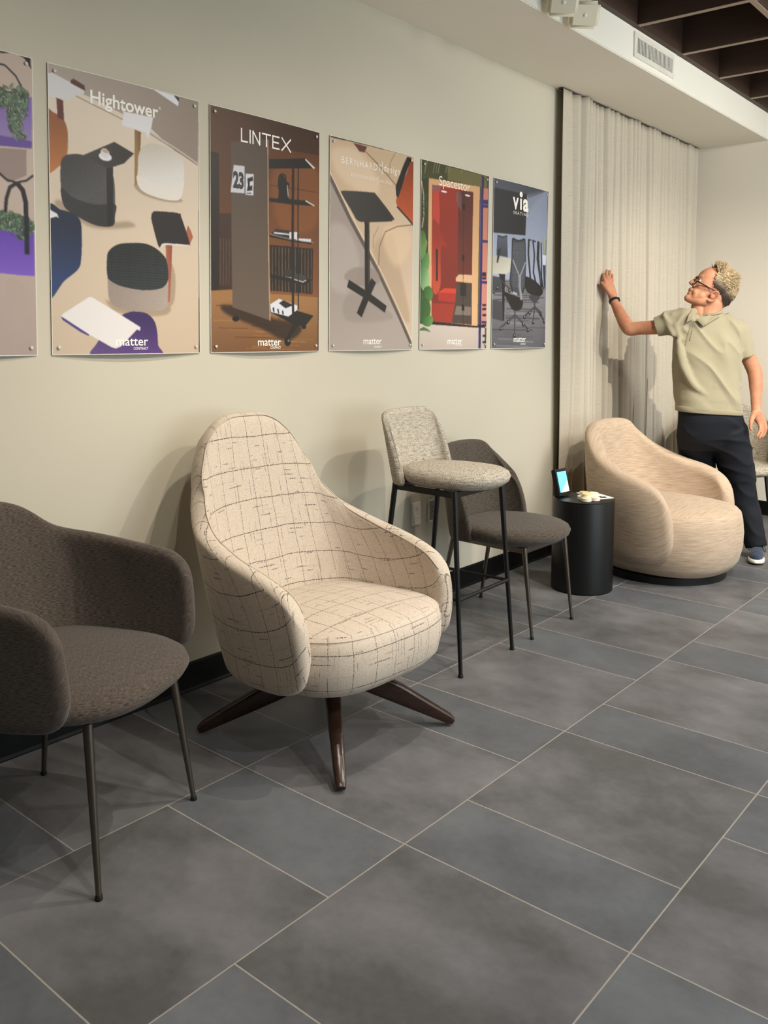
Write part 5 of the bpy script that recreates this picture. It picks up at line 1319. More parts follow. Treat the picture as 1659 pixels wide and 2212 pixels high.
glyphs('title_lettering', '23', (.111, .165, .299, .236), t, M['letter_black'], .05, w)
matter(t, w, .230, .358, .930, .904, .297, .357, .943)
t, w = poster('D', 'poster of a black pedestal side table beside a tan sofa with an orange cushion', 2.897, 3.502, 240, 370, 4)
glyphs('title_lettering', 'BERNHARDT', (.074, .348, .110, .080), t, M['letter'], -.012, w, spacing=1.25)
glyphs('title_lettering', 'design', (.366, .491, .106, .074), t, M['letter'], -.008, w, spacing=1.15)
glyphs('title_lettering', 'BERNHARDT', (.138, .318, .161, .145), t, M['letter'], -.02, w, spacing=1.25)
glyphs('title_lettering', 'textiles', (.329, .425, .161, .144), t, M['letter'], -.02, w, spacing=1.15)
for a_, b_, w_ in (((.3548, .062), (.3548, .123), .003), ((.3235, .136), (.3235, .176), .0022)):
    bm = bmesh.new(); stroke(bm, a_, b_, w_, w); bm_obj('title_rule', bm, M['letter'], t)
matter(t, w, .216, .347, .927, .901, .288, .347, .945)
t, w = poster('E', 'poster of a red-lined phone booth with green plants and blue pipes', 3.565, 4.182, 210, 330, 5)
glyphs('title_lettering', 'Spacestor', (.145, .422, .111, .064), t, M['letter'], -.004, w)
matter(t, w, .220, .352, .930, .901, .290, .351, .941)
t, w = poster('F', 'grey poster of black mesh office chairs at a table, rightmost of the row', 4.233, 4.845, 200, 310, 6)
glyphs('title_lettering', 'v', (.193, .255, .149, .083), t, M['letter'], .02, w); glyphs('title_lettering', 'a', (.305, .366, .149, .081), t, M['letter'], .035, w)
bm = bmesh.new(); stroke(bm, (.281, .084), (.281, .148), .018, w); disc(bm, (.281, .060), .0165, w); bm_obj('title_lettering', bm, M['letter'], t)
glyphs('title_lettering', 'SEATING', (.201, .365, .179, .162), t, M['letter'], .004, w, spacing=1.5)
matter(t, w, .213, .346, .920, .892, .285, .345, .936)
PD = {
 'BODY': [[(-0.2464,0.03,0.8232,0.085),(-0.2613,0.02,0.9855,0.09),(-0.275,0.02,1.2191,0.09),(-0.2735,0.02,1.3499,0.09)],[(-0.3815,0.01,1.436,0.075),(-0.1635,0.01,1.4176,0.075)],[(-0.2828,0.0,1.4079,0.085),(-0.2957,-0.005,1.4799,0.072),(-0.2918,-0.005,1.5375,0.07),(-0.2722,-0.0,1.6097,0.072)],[(-0.3448,-0.02,1.4937,0.045),(-0.3492,-0.0,1.5803,0.047),(-0.3415,0.0,1.6091,0.045)],[(-0.4587,-0.0,1.4786,0.06),(-0.5841,0.06,1.4577,0.046),(-0.6867,0.13,1.4513,0.043),(-0.7372,0.15,1.4421,0.044),(-0.7541,0.19,1.4839,0.043),(-0.7734,0.26,1.5568,0.037),(-0.7921,0.31,1.6156,0.029),(-0.8034,0.33,1.6618,0.028)],[(-0.1037,-0.0,1.4182,0.05),(-0.0511,-0.0,1.3232,0.046),(0.0011,0.005,1.222,0.046),(0.018,0.0,1.1788,0.045),(0.0181,-0.02,1.1073,0.041),(0.0109,-0.045,1.0162,0.032),(0.0069,-0.06,0.9538,0.028),(0.0089,-0.065,0.9225,0.029)],[(-0.3081,0.05,0.7761,0.075),(-0.2443,0.2,0.4542,0.06),(-0.0587,0.3,0.032,0.045)],[(-0.133,0.03,0.7652,0.075),(-0.0164,0.08,0.4466,0.06),(0.0676,-0.01,0.1223,0.045)],[(-0.8034,0.33,1.6618,0.028),(-0.8194,0.345,1.7172,0.022),(-0.8471,0.335,1.7438,0.013)],[(-0.8022,0.335,1.662,0.027),(-0.8138,0.355,1.7177,0.022),(-0.8326,0.345,1.7536,0.013)],[(-0.7978,0.34,1.6623,0.026),(-0.802,0.365,1.7183,0.021),(-0.8134,0.36,1.7516,0.0125)],[(-0.7904,0.345,1.6625,0.024),(-0.7914,0.37,1.7125,0.018),(-0.7977,0.372,1.7401,0.012)],[(-0.8471,0.335,1.7438,0.0115),(-0.8545,0.345,1.7717,0.0105),(-0.8575,0.36,1.7939,0.0095),(-0.8546,0.373,1.81,0.0085)],[(-0.8326,0.345,1.7536,0.0115),(-0.8378,0.352,1.7875,0.0105),(-0.8391,0.362,1.8155,0.0095),(-0.8332,0.375,1.8348,0.0085)],[(-0.8134,0.36,1.7516,0.0115),(-0.8163,0.364,1.7853,0.0105),(-0.815,0.372,1.8133,0.0095),(-0.8129,0.382,1.8324,0.0085)],[(-0.7977,0.372,1.7401,0.0105),(-0.7949,0.374,1.7709,0.0095),(-0.7939,0.38,1.7926,0.0085),(-0.7926,0.387,1.8084,0.0078)],[(-0.8142,0.325,1.6737,0.021),(-0.8413,0.318,1.7065,0.017),(-0.8615,0.325,1.731,0.0125),(-0.8766,0.34,1.7499,0.0105)],[(0.0087,-0.065,0.9283,0.027),(0.0115,-0.075,0.8946,0.023),(0.0196,-0.085,0.8697,0.014)],[(0.0165,-0.06,0.9279,0.027),(0.0272,-0.065,0.8937,0.023),(0.0383,-0.075,0.8688,0.014)],[(0.0267,-0.05,0.9241,0.025),(0.0482,-0.05,0.8895,0.021),(0.0613,-0.055,0.867,0.013)],[(0.031,-0.04,0.9204,0.022),(0.0576,-0.035,0.8852,0.018),(0.0757,-0.035,0.868,0.012)],[(0.0196,-0.085,0.8697,0.0115),(0.0239,-0.098,0.8366,0.0105),(0.0106,-0.105,0.8084,0.0095),(-0.0015,-0.108,0.7914,0.0082)],[(0.0383,-0.075,0.8688,0.0115),(0.0464,-0.086,0.8326,0.0105),(0.0327,-0.094,0.8016,0.0095),(0.0184,-0.096,0.7787,0.0082)],[(0.0613,-0.055,0.867,0.011),(0.0703,-0.064,0.8303,0.01),(0.0603,-0.07,0.7991,0.009),(0.0461,-0.071,0.7817,0.008)],[(0.0757,-0.035,0.868,0.01),(0.0861,-0.04,0.8395,0.009),(0.0796,-0.044,0.8137,0.008),(0.0682,-0.045,0.7992,0.0072)],[(-0.0042,-0.075,0.9291,0.021),(-0.03,-0.098,0.9022,0.016),(-0.0416,-0.108,0.8715,0.0125),(-0.0443,-0.11,0.843,0.0105),(-0.0376,-0.109,0.8286,0.009)],[(-0.2938,-0.05,1.6164,0.03),(-0.3625,-0.042,1.619,0.027),(-0.4071,-0.012,1.634,0.026)],[(-0.257,0.05,1.6202,0.03),(-0.3327,0.042,1.6222,0.027),(-0.3988,0.012,1.635,0.026)],[(-0.4203,-0.008,1.6398,0.023),(-0.4148,0.008,1.6404,0.023)],[(-0.4096,-0.016,1.6682,0.0125),(-0.4084,0.0,1.6689,0.015),(-0.3985,0.016,1.6697,0.0125)],[(-0.4017,-0.016,1.6911,0.0125),(-0.4019,-0.0,1.6919,0.015),(-0.3906,0.016,1.6928,0.0125)],[(-0.3831,-0.03,1.6763,0.022),(-0.3812,-0.0,1.6777,0.024),(-0.3621,0.03,1.6793,0.022)],[(-0.3801,-0.032,1.6506,0.024),(-0.3775,0.0,1.6519,0.026),(-0.3576,0.032,1.6534,0.024)],[(-0.3485,-0.04,1.6505,0.03),(-0.3821,-0.03,1.6449,0.026)],[(-0.32,0.04,1.6541,0.03),(-0.3611,0.03,1.6475,0.026)],[(-0.3552,0.0,1.7639,0.012),(-0.3807,0.0,1.7494,0.012),(-0.3989,0.0,1.7349,0.0145)],[(-0.3904,-0.014,1.7199,0.0105),(-0.3806,0.014,1.7215,0.0105)],[(-0.3389,-0.034,1.7705,0.014),(-0.3464,-0.015,1.7717,0.016),(-0.3357,0.015,1.7736,0.016),(-0.3145,0.034,1.775,0.014)],[(-0.3209,-0.046,1.7017,0.03),(-0.3518,-0.036,1.7077,0.026)],[(-0.2875,0.046,1.7067,0.03),(-0.3262,0.036,1.7116,0.026)],[(-0.3646,-0.026,1.6795,0.028),(-0.3462,0.026,1.6821,0.028)]],
 'HEADELL': [(-0.2327,-0.0,1.722,0.1164,0.1077,0.086),(-0.3107,-0.0,1.7242,0.0669,0.1018,0.072),(-0.3003,0.0,1.7587,0.0582,0.0757,0.068),(-0.3206,-0.0,1.6754,0.0757,0.064,0.066),(-0.2333,0.0,1.6532,0.0757,0.0757,0.072)],
 'EAR': [(-0.3208,-0.084,1.6235),(-0.3054,-0.089,1.6178),(-0.2831,-0.097,1.6262),(-0.2659,-0.102,1.6487),(-0.2637,-0.102,1.6684),(-0.2763,-0.097,1.677),(-0.2938,-0.091,1.6743),(-0.3089,-0.087,1.6603)],
 'EARC': [(-0.2911,-0.086,1.6491)],
 'EYE': [(-0.3585,-0.039,1.7459),(-0.3308,0.039,1.7507)],
 'MOUTH': [(-0.4078,-0.027,1.6748),(-0.4142,-0.016,1.6796),(-0.4131,-0.0,1.6815),(-0.4032,0.016,1.6811),(-0.3892,0.027,1.6775)],
 'LENS': [(-0.3873,-0.036,1.7415),(-0.3625,0.036,1.7574)],
 'TEMPLE': [(-0.3894,-0.066,1.7426),(-0.3221,-0.08,1.7057),(-0.2708,-0.09,1.6746),(-0.2496,-0.088,1.6579)],
 'BROW': [(-0.3647,-0.058,1.7716),(-0.3782,-0.04,1.7698),(-0.3767,-0.02,1.7654)],
 'HAIRELL': [(-0.2329,0.0,1.7278,0.1208,0.1106,0.0905),(-0.2623,-0.0,1.7447,0.0786,0.0902,0.083),(-0.2156,-0.0,1.7279,0.0989,0.1047,0.0915),(-0.2312,0.0,1.7622,0.0931,0.0727,0.083),(-0.1992,0.0,1.6707,0.0698,0.0931,0.083)],
 'HAIRTOP': [(-0.2583,0.0,1.7963),(-0.2214,-0.0,1.8109),(-0.1838,-0.0,1.8083),(-0.1485,0.0,1.7858),(-0.1241,-0.0,1.7487),(-0.1168,0.0,1.7058),(-0.1296,-0.0,1.6598),(-0.1573,0.0,1.6251)],
 'HEADC': [(-0.227,0.0,1.7221)],
 'TORSO': [(-0.2879,-0.0,1.5608,0.0635,0.055),(-0.2838,0.0,1.5262,0.1155,0.08),(-0.2826,-0.0,1.4888,0.1792,0.098),(-0.2838,-0.0,1.4369,0.2025,0.112),(-0.2872,0.0,1.3646,0.2084,0.125),(-0.2872,0.0,1.2777,0.2057,0.132),(-0.2867,0.0,1.1762,0.2002,0.13),(-0.2774,0.0,1.0745,0.2004,0.128),(-0.2696,0.0,1.0104,0.2064,0.132),(-0.2655,0.0,0.9754,0.2036,0.13),(-0.2642,0.0,0.9404,0.2038,0.128)],
 'SLEEVE_R': [(-0.3719,-0.0,1.4793,0.1),(-0.4556,0.01,1.4874,0.088),(-0.5343,0.035,1.4783,0.077),(-0.5981,0.062,1.4576,0.068)],
 'SLEEVE_L': [(-0.1828,-0.0,1.4463,0.1),(-0.11,0.0,1.4325,0.09),(-0.0727,-0.0,1.3606,0.078),(-0.0493,0.0,1.274,0.068)],
 'FOLDS': [[(-0.4961,-0.092,1.3696,0.021),(-0.4727,-0.1087,1.2228,0.0273),(-0.4041,-0.1107,1.0957,0.0273),(-0.2846,-0.1028,1.0192,0.0252),(-0.1766,-0.087,0.9815,0.021)],[(-0.5199,-0.0781,1.3778,0.0189),(-0.4973,-0.0939,1.1935,0.0231),(-0.46,-0.099,1.0515,0.021)],[(-0.1218,-0.0548,1.3039,0.0252),(-0.2011,-0.087,1.2755,0.021),(-0.2807,-0.1112,1.281,0.0168)],[(-0.1097,-0.0459,1.2378,0.0231),(-0.1984,-0.087,1.1957,0.021),(-0.2936,-0.1142,1.2101,0.0168)],[(-0.0989,-0.0448,1.0942,0.0252),(-0.1796,-0.0848,1.0674,0.0252),(-0.2671,-0.1131,1.0967,0.0189)],[(-0.0903,-0.0437,1.0165,0.0273),(-0.1611,-0.0809,1.0013,0.0231)],[(-0.5676,-0.0081,1.5234,0.0189),(-0.545,-0.032,1.4631,0.021),(-0.5201,-0.057,1.4147,0.021)],[(-0.5136,-0.017,1.5351,0.021),(-0.5,-0.0509,1.4633,0.0231),(-0.4861,-0.077,1.3923,0.021)],[(-0.4608,-0.0331,1.5239,0.0189),(-0.4593,-0.077,1.4436,0.021)],[(-0.119,-0.059,1.3611,0.021),(-0.0771,-0.0501,1.3442,0.0189)],[(-0.111,-0.057,1.3212,0.021),(-0.0644,-0.0431,1.3098,0.0189)]],
 'COLLAR_L': [(-0.4207,-0.112,1.5089),(-0.4611,-0.108,1.486),(-0.4422,-0.09,1.5317),(-0.3999,-0.03,1.5733),(-0.4115,-0.092,1.5291)],
 'COLLAR_R': [(-0.4018,-0.115,1.5062),(-0.3605,-0.122,1.4641),(-0.2664,-0.1,1.5189),(-0.1908,-0.02,1.5381),(-0.2286,0.005,1.5729),(-0.3248,-0.088,1.5299)],
 'BUTTONS': [(-0.4277,-0.1215,1.4494),(-0.4373,-0.1285,1.407)],
 'PLACKET': [(-0.4146,-0.112,1.4948),(-0.427,-0.12,1.4438),(-0.4442,-0.127,1.3731)],
 'HIP': [(-0.2598,0.0,0.9813,0.1862,0.112),(-0.2553,0.0,0.9346,0.195,0.118),(-0.2455,0.005,0.8699,0.2041,0.124),(-0.2326,0.025,0.7944,0.2167,0.126),(-0.2152,0.05,0.7236,0.2238,0.118),(-0.2003,0.07,0.6795,0.2129,0.105)],
 'LEG_L': [(-0.1429,0.01,0.8262,0.12),(-0.0848,0.04,0.6757,0.116),(-0.0275,0.07,0.4781,0.1),(0.0129,0.06,0.3156,0.086),(0.0424,0.02,0.1897,0.075),(0.0614,-0.015,0.0729,0.066)],
 'LEG_R': [(-0.3154,0.05,0.8204,0.118),(-0.2778,0.15,0.6591,0.116),(-0.2269,0.24,0.4475,0.1),(-0.1614,0.26,0.2587,0.084),(-0.093,0.29,0.1125,0.074),(-0.0576,0.3,0.0006,0.066)],
 'JFOLDS': [],
 'SHOE_L': [(-0.0103,-0.19,0.0202),(0.1201,0.06,-0.0145)],
 'ANKLE_L': [(0.0641,-0.02,0.1039)],
 'ANKLE_R': [(-0.0612,0.3,0.0163)],
 'WRIST_R': [(-0.7966,0.318,1.631),(-0.7884,0.3,1.6062)],
 'WRIST_L': [(0.0081,-0.062,0.9395),(0.0084,-0.06,0.9538)],
}
# ------------------------------------------------------------------ the standing person (local frame: x across the body, -y towards the front, z up)
PT = thing('person', 'person in glasses, sage polo shirt and dark jeans reaching up to touch the curtain', 'person', (.98, 5.72, 0), radians(39.82))
FAX = Vector((-.82, 0, .57)); UAX = Vector((.57, 0, .82)); SAX = Vector((0, 1, 0))
FAX.normalize(); UAX.normalize()
def add_ellip(bm, c, rf, ru, rw, R=None, seg=24):
    R = R or Matrix((FAX, SAX, UAX)).transposed()
    g = bmesh.ops.create_uvsphere(bm, u_segments=seg, v_segments=seg//2+4, radius=1)
    M_ = Matrix.Translation(Vector(c)) @ R.to_4x4() @ Matrix.Diagonal((rf, rw, ru, 1)); bmesh.ops.transform(bm, matrix=M_, verts=g['verts'])
def add_caps(bm, chain, n=18, ends=True):
    P = [Vector(p[:3]) for p in chain]; R = [p[3] for p in chain]
    sp, sr = [], []
    for i in range(len(P)-1):
        k = 5
        for j in range(k):
            u = j/k; sp.append(P[i].lerp(P[i+1], u)); sr.append(R[i]+(R[i+1]-R[i])*(u*u*(3-2*u)))
    sp.append(P[-1]); sr.append(R[-1])
    # smooth the centre line
    for _ in range(2):
        q = [sp[0]]+[(sp[i-1]+sp[i]*2+sp[i+1])/4 for i in range(1, len(sp)-1)]+[sp[-1]]; sp = q
    if ends:
        a = (sp[0]-sp[1]).normalized(); b = (sp[-1]-sp[-2]).normalized(); r0, r1 = sr[0], sr[-1]
        pre = [(sp[0]+a*r0*sin(t), r0*cos(t)) for t in (1.35, .95, .5)]; post = [(sp[-1]+b*r1*sin(t), r1*cos(t)) for t in (.5, .95, 1.35)]
        sp = [p for p, _ in pre]+sp+[p for p, _ in post]; sr = [r for _, r in pre]+sr+[r for _, r in post]
    add_tube(bm, sp, sr, n)
def remesh(name, bm, voxel, mat, parent, smooth=4, fac=.5, extra=None):
    bmesh.ops.recalc_face_normals(bm, faces=bm.faces[:])
    me = bpy.data.meshes.new('tmp'); bm.to_mesh(me); bm.free(); o = bpy.data.objects.new('tmp', me); COL.objects.link(o)
    md = o.modifiers.new('r', 'REMESH'); md.mode = 'VOXEL'; md.voxel_size = voxel; md.use_smooth_shade = True
    if smooth: sm = o.modifiers.new('s', 'SMOOTH'); sm.factor = fac; sm.iterations = smooth
    dg = bpy.context.evaluated_depsgraph_get(); dg.update(); res = bpy.data.meshes.new_from_object(o.evaluated_get(dg)); bpy.data.objects.remove(o); res.name = name
    res.materials.clear()
    return link(name, res, mat, parent, True)
def skin_mat():
    m = NT('skin', .6, 0, .3); n1 = m.noise(m.coord(), 14, 4); n2 = m.noise(m.coord(), 120, 3)
    c = m.mix(m.ramp(n1, [(.35, 0.0), (.7, 1.0)]), 'BD8869', 'A86C54'); c = m.mix(m.math('MULTIPLY', n2, .25), c, 'CC9A7A'); m.col(c)
    m.b.inputs['Subsurface Weight'].default_value = .08; m.b.inputs['Subsurface Radius'].default_value = (.01, .004, .002); m.bump(n2, .12, .001); return m.mat
M['skin'] = skin_mat()
bm = bmesh.new()
for ch in PD['BODY']: add_caps(bm, ch)
for e in PD['HEADELL']: add_ellip(bm, e[:3], e[3], e[4], e[5])
# ear: rim, lobe and inner bowl
add_caps(bm, [(*p, r) for p, r in zip(PD['EAR'], (.0085, .0085, .0065, .0062, .0062, .0062, .0058, .0058))], 12)
add_ellip(bm, tuple(Vector(PD['EARC'][0])+Vector((0, .008, 0))), .022, .018, .008)
body = remesh('body', bm, .0034, M['skin'], PT, 9)
# eyes
M['eye_white'] = NT('eye_white', .2, color='E8E4DC').mat; M['iris'] = NT('blue_grey_iris', .2, color='3C4A52').mat; M['brow'] = plain('dark_blond_brow', '8A6B48', .9)
for c in PD['EYE']:
    bm = bmesh.new(); add_ellip(bm, c, .0078, .0078, .0078); e_ = bm_obj('eye', bm, M['eye_white'], PT, smooth=True)
    bm = bmesh.new(); g = Vector(c)+(FAX*.8+UAX*.25+Vector((0, -.25 if c[1] < 0 else .25, 0))).normalized()*.0040; add_ellip(bm, g, .0050, .0050, .0050); bm_obj('iris', bm, M['iris'], e_, smooth=True)
bm = bmesh.new()
add_caps(bm, [(PD['BROW'][0][0], PD['BROW'][0][1], PD['BROW'][0][2], .0032), (*PD['BROW'][1], .0042), (*PD['BROW'][2], .0035)], 8); bm_obj('eyebrow', bm, M['brow'], PT, smooth=True)
bm = bmesh.new(); add_tube(bm, [Vector(p)+FAX*.0005 for p in PD['MOUTH']], [.0008, .0022, .0024, .0022, .0008], 8); bm_obj('mouth', bm, plain('lip_crease_shade', '8A4A3E', .6), PT, smooth=True)  # dark line painted in for the shade between the lips
# hair: dark short sides, blond tousled top
hm = NT('dark_blond_hair', .55, 0, .5); va = hm.n('ShaderNodeVertexColor'); va.layer_name = 'tone'; nz = hm.noise(hm.coord(), 1, 3, .6, (260, 260, 90))
c = hm.mix(va.outputs[0], '30221A', '9C8460'); c = hm.mix(hm.math('MULTIPLY', hm.ramp(nz, [(.4, 0.0), (.65, 1.0)]), hm.math('MULTIPLY', va.outputs[0], .75)), c, 'DCC9A2'); hm.col(c); hm.bump(nz, .5, .003); M['hair'] = hm.mat
bm = bmesh.new()
HC = Vector(PD['HEADC'][0])
for e in PD['HAIRELL']: add_ellip(bm, e[:3], e[3], e[4], e[5])
hr = random.Random(5)
def strand(bm, p, d, L, r, bend):
    pts = []; q = Vector(p); dd = Vector(d).normalized(); k = 5
    for i in range(k+1):
        pts.append(q.copy()); q += dd*L/k; dd = (dd+bend/k).normalized()
    add_tube(bm, pts, [r, r*.95, r*.8, r*.6, r*.35, r*.08], 7)
hb = remesh('hair', bm, .005, M['hair'], PT, 2)
# cut the cap back behind the hairline
me = hb.data; b2 = bmesh.new(); b2.from_mesh(me)
def keep(co):
    v = Vector(co)-HC; f = v.dot(FAX); u = v.dot(UAX); s_ = abs(v.y)
    front = .056+(u+.036)*.22+.004*sin(u*260)              # hairline slopes back towards the temple
    if u < -.034: front = .044
    low = -.120+min(.074, max(0, f+.075)*.98)
    return f < front and u > low
bmesh.ops.delete(b2, geom=[f for f in b2.faces if not keep(f.calc_center_median())], context='FACES')
bmesh.ops.delete(b2, geom=[v for v in b2.verts if not v.link_faces], context='VERTS')
base_pts = [(v.co.copy(), v.normal.copy()) for v in b2.verts]
hr.shuffle(base_pts); cnt = 0
for p, n in base_pts:
    v = p-HC; f = v.dot(FAX); u = v.dot(UAX)
    if u < -.01 and hr.random() < .75: continue
    top = min(1, max(0, (u+.02)/.07)); L = (.012+.018*top)*(.7+.7*hr.random())
    back = -FAX*1.1+UAX*.10 if f > -.05 else (-UAX*.9-FAX*.35)
    lift = .08+.34*top*hr.random()**2
    if f > .035 and u > .045: back = UAX*.9+FAX*.25; lift = .45; L *= 1.1
    j = .16+.22*top
    d = n*lift+back*.9+Vector((hr.uniform(-1, 1), hr.uniform(-1, 1), hr.uniform(-1, 1)))*j
    strand(b2, p-n*.002, d, L, .0019+.0017*hr.random(), back*-.10+Vector((hr.uniform(-.5, .5), hr.uniform(-.5, .5), hr.uniform(-.3, .9)))*(.3+.6*top)); cnt += 1
    if cnt > 2400: break
b2.to_mesh(me); b2.free()
at = me.color_attributes.new('tone', 'FLOAT_COLOR', 'POINT'); vals = []
for v in me.vertices:
    w_ = v.co-HC; u = w_.dot(UAX); f = w_.dot(FAX); q = min(1, max(0, (u+.030+.25*max(0, -f-.02))/.055)); q = q*(.75+.25*noise.noise(v.co*60)); vals += [q, q, q, 1]
at.data.foreach_set('color', vals); me.polygons.foreach_set('use_smooth', [True]*len(me.polygons)); me.update()
# glasses
M['frame'] = NT('dark_tortoise_frame', .2, color='1E1214').mat
gl = NT('lens_glass', .03, color='FFFFFF'); gl.b.inputs['Transmission Weight'].default_value = 1.0; gl.b.inputs['IOR'].default_value = 1.1; gl.b.inputs['Alpha'].default_value = .10
gt = empty('glasses'); gt.parent = PT
for c in PD['LENS']:
    bm = bmesh.new(); C_ = Vector(c); pts = [C_+UAX*.0265*sin(t)*(1-.1*cos(t))+SAX*.0270*cos(t) for t in [2*pi*k/28 for k in range(29)]]
    add_tube(bm, pts, .0038, 8, caps=False); bm_obj('rim', bm, M['frame'], gt, smooth=True)
    bm = bmesh.new(); vs = [bm.verts.new(p) for p in pts[:-1]]; bm.faces.new(vs); bm_obj('lens', bm, gl.mat, gt)
a, b = Vector(PD['LENS'][0]), Vector(PD['LENS'][1]); sg = -1 if a.y < b.y else 1
bm = bmesh.new(); add_tube(bm, [a+SAX*.024*-sg*1, (a+b)/2+FAX*.004+UAX*.004, b+SAX*.024*sg], .0024, 8); bm_obj('bridge', bm, M['frame'], gt, smooth=True)
bm = bmesh.new(); tp = [Vector(p) for p in PD['TEMPLE']]; add_tube(bm, [a+SAX*.025*sg+UAX*.006]+tp, [.0042, .0038, .0034, .0034, .0028], 8); bm_obj('temple', bm, M['frame'], gt, smooth=True)
bm = bmesh.new(); add_tube(bm, [b-SAX*.025*sg+UAX*.006]+[Vector((p.x, -p.y, p.z)) for p in tp], [.0042, .0038, .0034, .0034, .0028], 8); bm_obj('temple', bm, M['frame'], gt, smooth=True)

# polo shirt
def add_loft(bm, rings, n=48, p=2.4):
    R = []
    for (cx, cy, cz, hw, dd) in rings:
        R.append([bm.verts.new((cx+hw*abs(cos(t))**(2/p)*(1 if cos(t) >= 0 else -1), cy+dd*abs(sin(t))**(2/p)*(1 if sin(t) >= 0 else -1), cz)) for t in [2*pi*k/n for k in range(n)]])
    for a, b in zip(R[:-1], R[1:]):
        for k in range(n): bm.faces.new((a[k], a[(k+1) % n], b[(k+1) % n], b[k]))
    bm.faces.new(R[0]); bm.faces.new(list(reversed(R[-1])))
def knit(name, a, b, sc=900):
    m = NT(name, .9, 0, .2); co = m.coord(); n1 = m.noise(co, 1, 2, .5, (sc*.35, sc*.35, sc)); n2 = m.noise(co, 9, 4)
    c = m.mix(n1, a, b); c = m.mix(m.math('MULTIPLY', n2, .25), c, a); m.col(c); m.bump(n1, .3, .0012); m.b.inputs['Sheen Weight'].default_value = .2; return m.mat
M['knit'] = knit('sage_knit_cotton', '857E68', 'A69F87'); M['knit_dark'] = knit('sage_ribbed_collar', '807964', 'A0987F')
bm = bmesh.new(); add_loft(bm, PD['TORSO'], p=2.5)
def cut_tube(bm, chain):
    P = [Vector(p[:3]) for p in chain]; k = 6; sp, sr = [], []
    for i in range(len(P)-1):
        for j in range(k): sp.append(P[i].lerp(P[i+1], j/k)); sr.append(chain[i][3]+(chain[i+1][3]-chain[i][3])*j/k)
    sp.append(P[-1]); sr.append(chain[-1][3]); add_tube(bm, sp, sr, 28)
cut_tube(bm, PD['SLEEVE_R']); cut_tube(bm, PD['SLEEVE_L'])
for f in PD['FOLDS'][:1]+PD['FOLDS'][2:]: add_caps(bm, f, 10)
shirt = remesh('polo_shirt', bm, .0065, M['knit'], PT, 9)
def wrinkle(o, amp, sc, dirv, zlo, zhi, seed=0):
    me = o.data; d = Vector(dirv).normalized(); co = np.empty(len(me.vertices)*3, np.float32); no = np.empty(len(me.vertices)*3, np.float32)
    me.vertices.foreach_get('co', co); me.vertices.foreach_get('normal', no); co = co.reshape(-1, 3); no = no.reshape(-1, 3)
    out = co.copy()
    for i in range(len(co)):
        v = Vector(co[i]); a = v.dot(d); q = v-d*a
        n_ = noise.noise(q*sc+d*a*sc*.22+Vector((seed, 0, 0))); r_n = 1-abs(n_)*2.2
        m2 = noise.noise(v*2.2+Vector((0, seed, 3)))*.5+.6
        k = min(1, max(0, (v.z-zlo)/.06))*min(1, max(0, (zhi-v.z)/.06))
        out[i] = co[i]+no[i]*(amp*max(0, r_n)**2*m2*k-amp*.3*k)
    me.vertices.foreach_set('co', out.ravel()); me.update()
wrinkle(shirt, .021, 9.5, (.55, 0, -.85), .93, 1.62, 4)
# ribbed bands: hem and cuffs as their own strips
def band(name, ring, h, k, mat, parent):
    cx, cy, cz, hw, dd = ring; bm = bmesh.new(); R = []
    for dz, kk in ((-h/2, k*.985), (-h/2+.003, k), (h/2-.003, k*1.004), (h/2, k*.99)):
        R.append([bm.verts.new((cx+hw*kk*abs(cos(t))**(2/2.5)*(1 if cos(t) >= 0 else -1), cy+dd*kk*abs(sin(t))**(2/2.5)*(1 if sin(t) >= 0 else -1), cz+dz+.035*(-(cos(t)))*.35)) for t in [2*pi*q/56 for q in range(56)]])
    for a, b in zip(R[:-1], R[1:]):
        for q in range(56): bm.faces.new((a[q], a[(q+1) % 56], b[(q+1) % 56], b[q]))
    bm.faces.new(R[0]); bm.faces.new(list(reversed(R[-1]))); return bm_obj(name, bm, mat, parent, smooth=True)
band('hem_band', PD['TORSO'][-1], .034, 1.0, M['knit_dark'], shirt)
def patch(name, pts, mat, parent, th=.004, crown=.004):
    P = [Vector(p) for p in pts]; c = sum(P, Vector())/len(P); bm = bmesh.new(); o_ = Vector((0, -1, .25)).normalized(); ring = []
    for i in range(len(P)):
        for j in range(4): ring.append(P[i].lerp(P[(i+1) % len(P)], j/4))
    A = [bm.verts.new(p) for p in ring]; B = [bm.verts.new(c+(p-c)*.5+o_*crown) for p in ring]; cv = bm.verts.new(c+o_*crown*1.3)
    n = len(ring)
    for i in range(n): bm.faces.new((A[i], A[(i+1) % n], B[(i+1) % n], B[i])); bm.faces.new((B[i], B[(i+1) % n], cv))
    o = bm_obj(name, bm, mat, parent, smooth=True); md = o.modifiers.new('t', 'SOLIDIFY'); md.thickness = th; md.offset = 0; return o
patch('collar', PD['COLLAR_L'], M['knit_dark'], shirt); patch('collar', PD['COLLAR_R'], M['knit_dark'], shirt)
bm = bmesh.new(); nr = []
for k in range(33):
    t = 2*pi*k/32; nr.append(Vector(PD['TORSO'][1][:3])+Vector((.076*cos(t), .078*sin(t)+.004, .030+.016*sin(t)-.012*cos(t)*-1)))
add_tube(bm, nr, .0085, 10, caps=False); bm_obj('collar_stand', bm, M['knit_dark'], shirt, smooth=True)
bm = bmesh.new(); pl = [Vector(p)+Vector((0, -.001, 0)) for p in PD['PLACKET']]; add_tube(bm, pl, .0022, 8); bm_obj('placket_seam', bm, plain('shadow_olive_thread', '6A6350', .9), shirt, smooth=True)
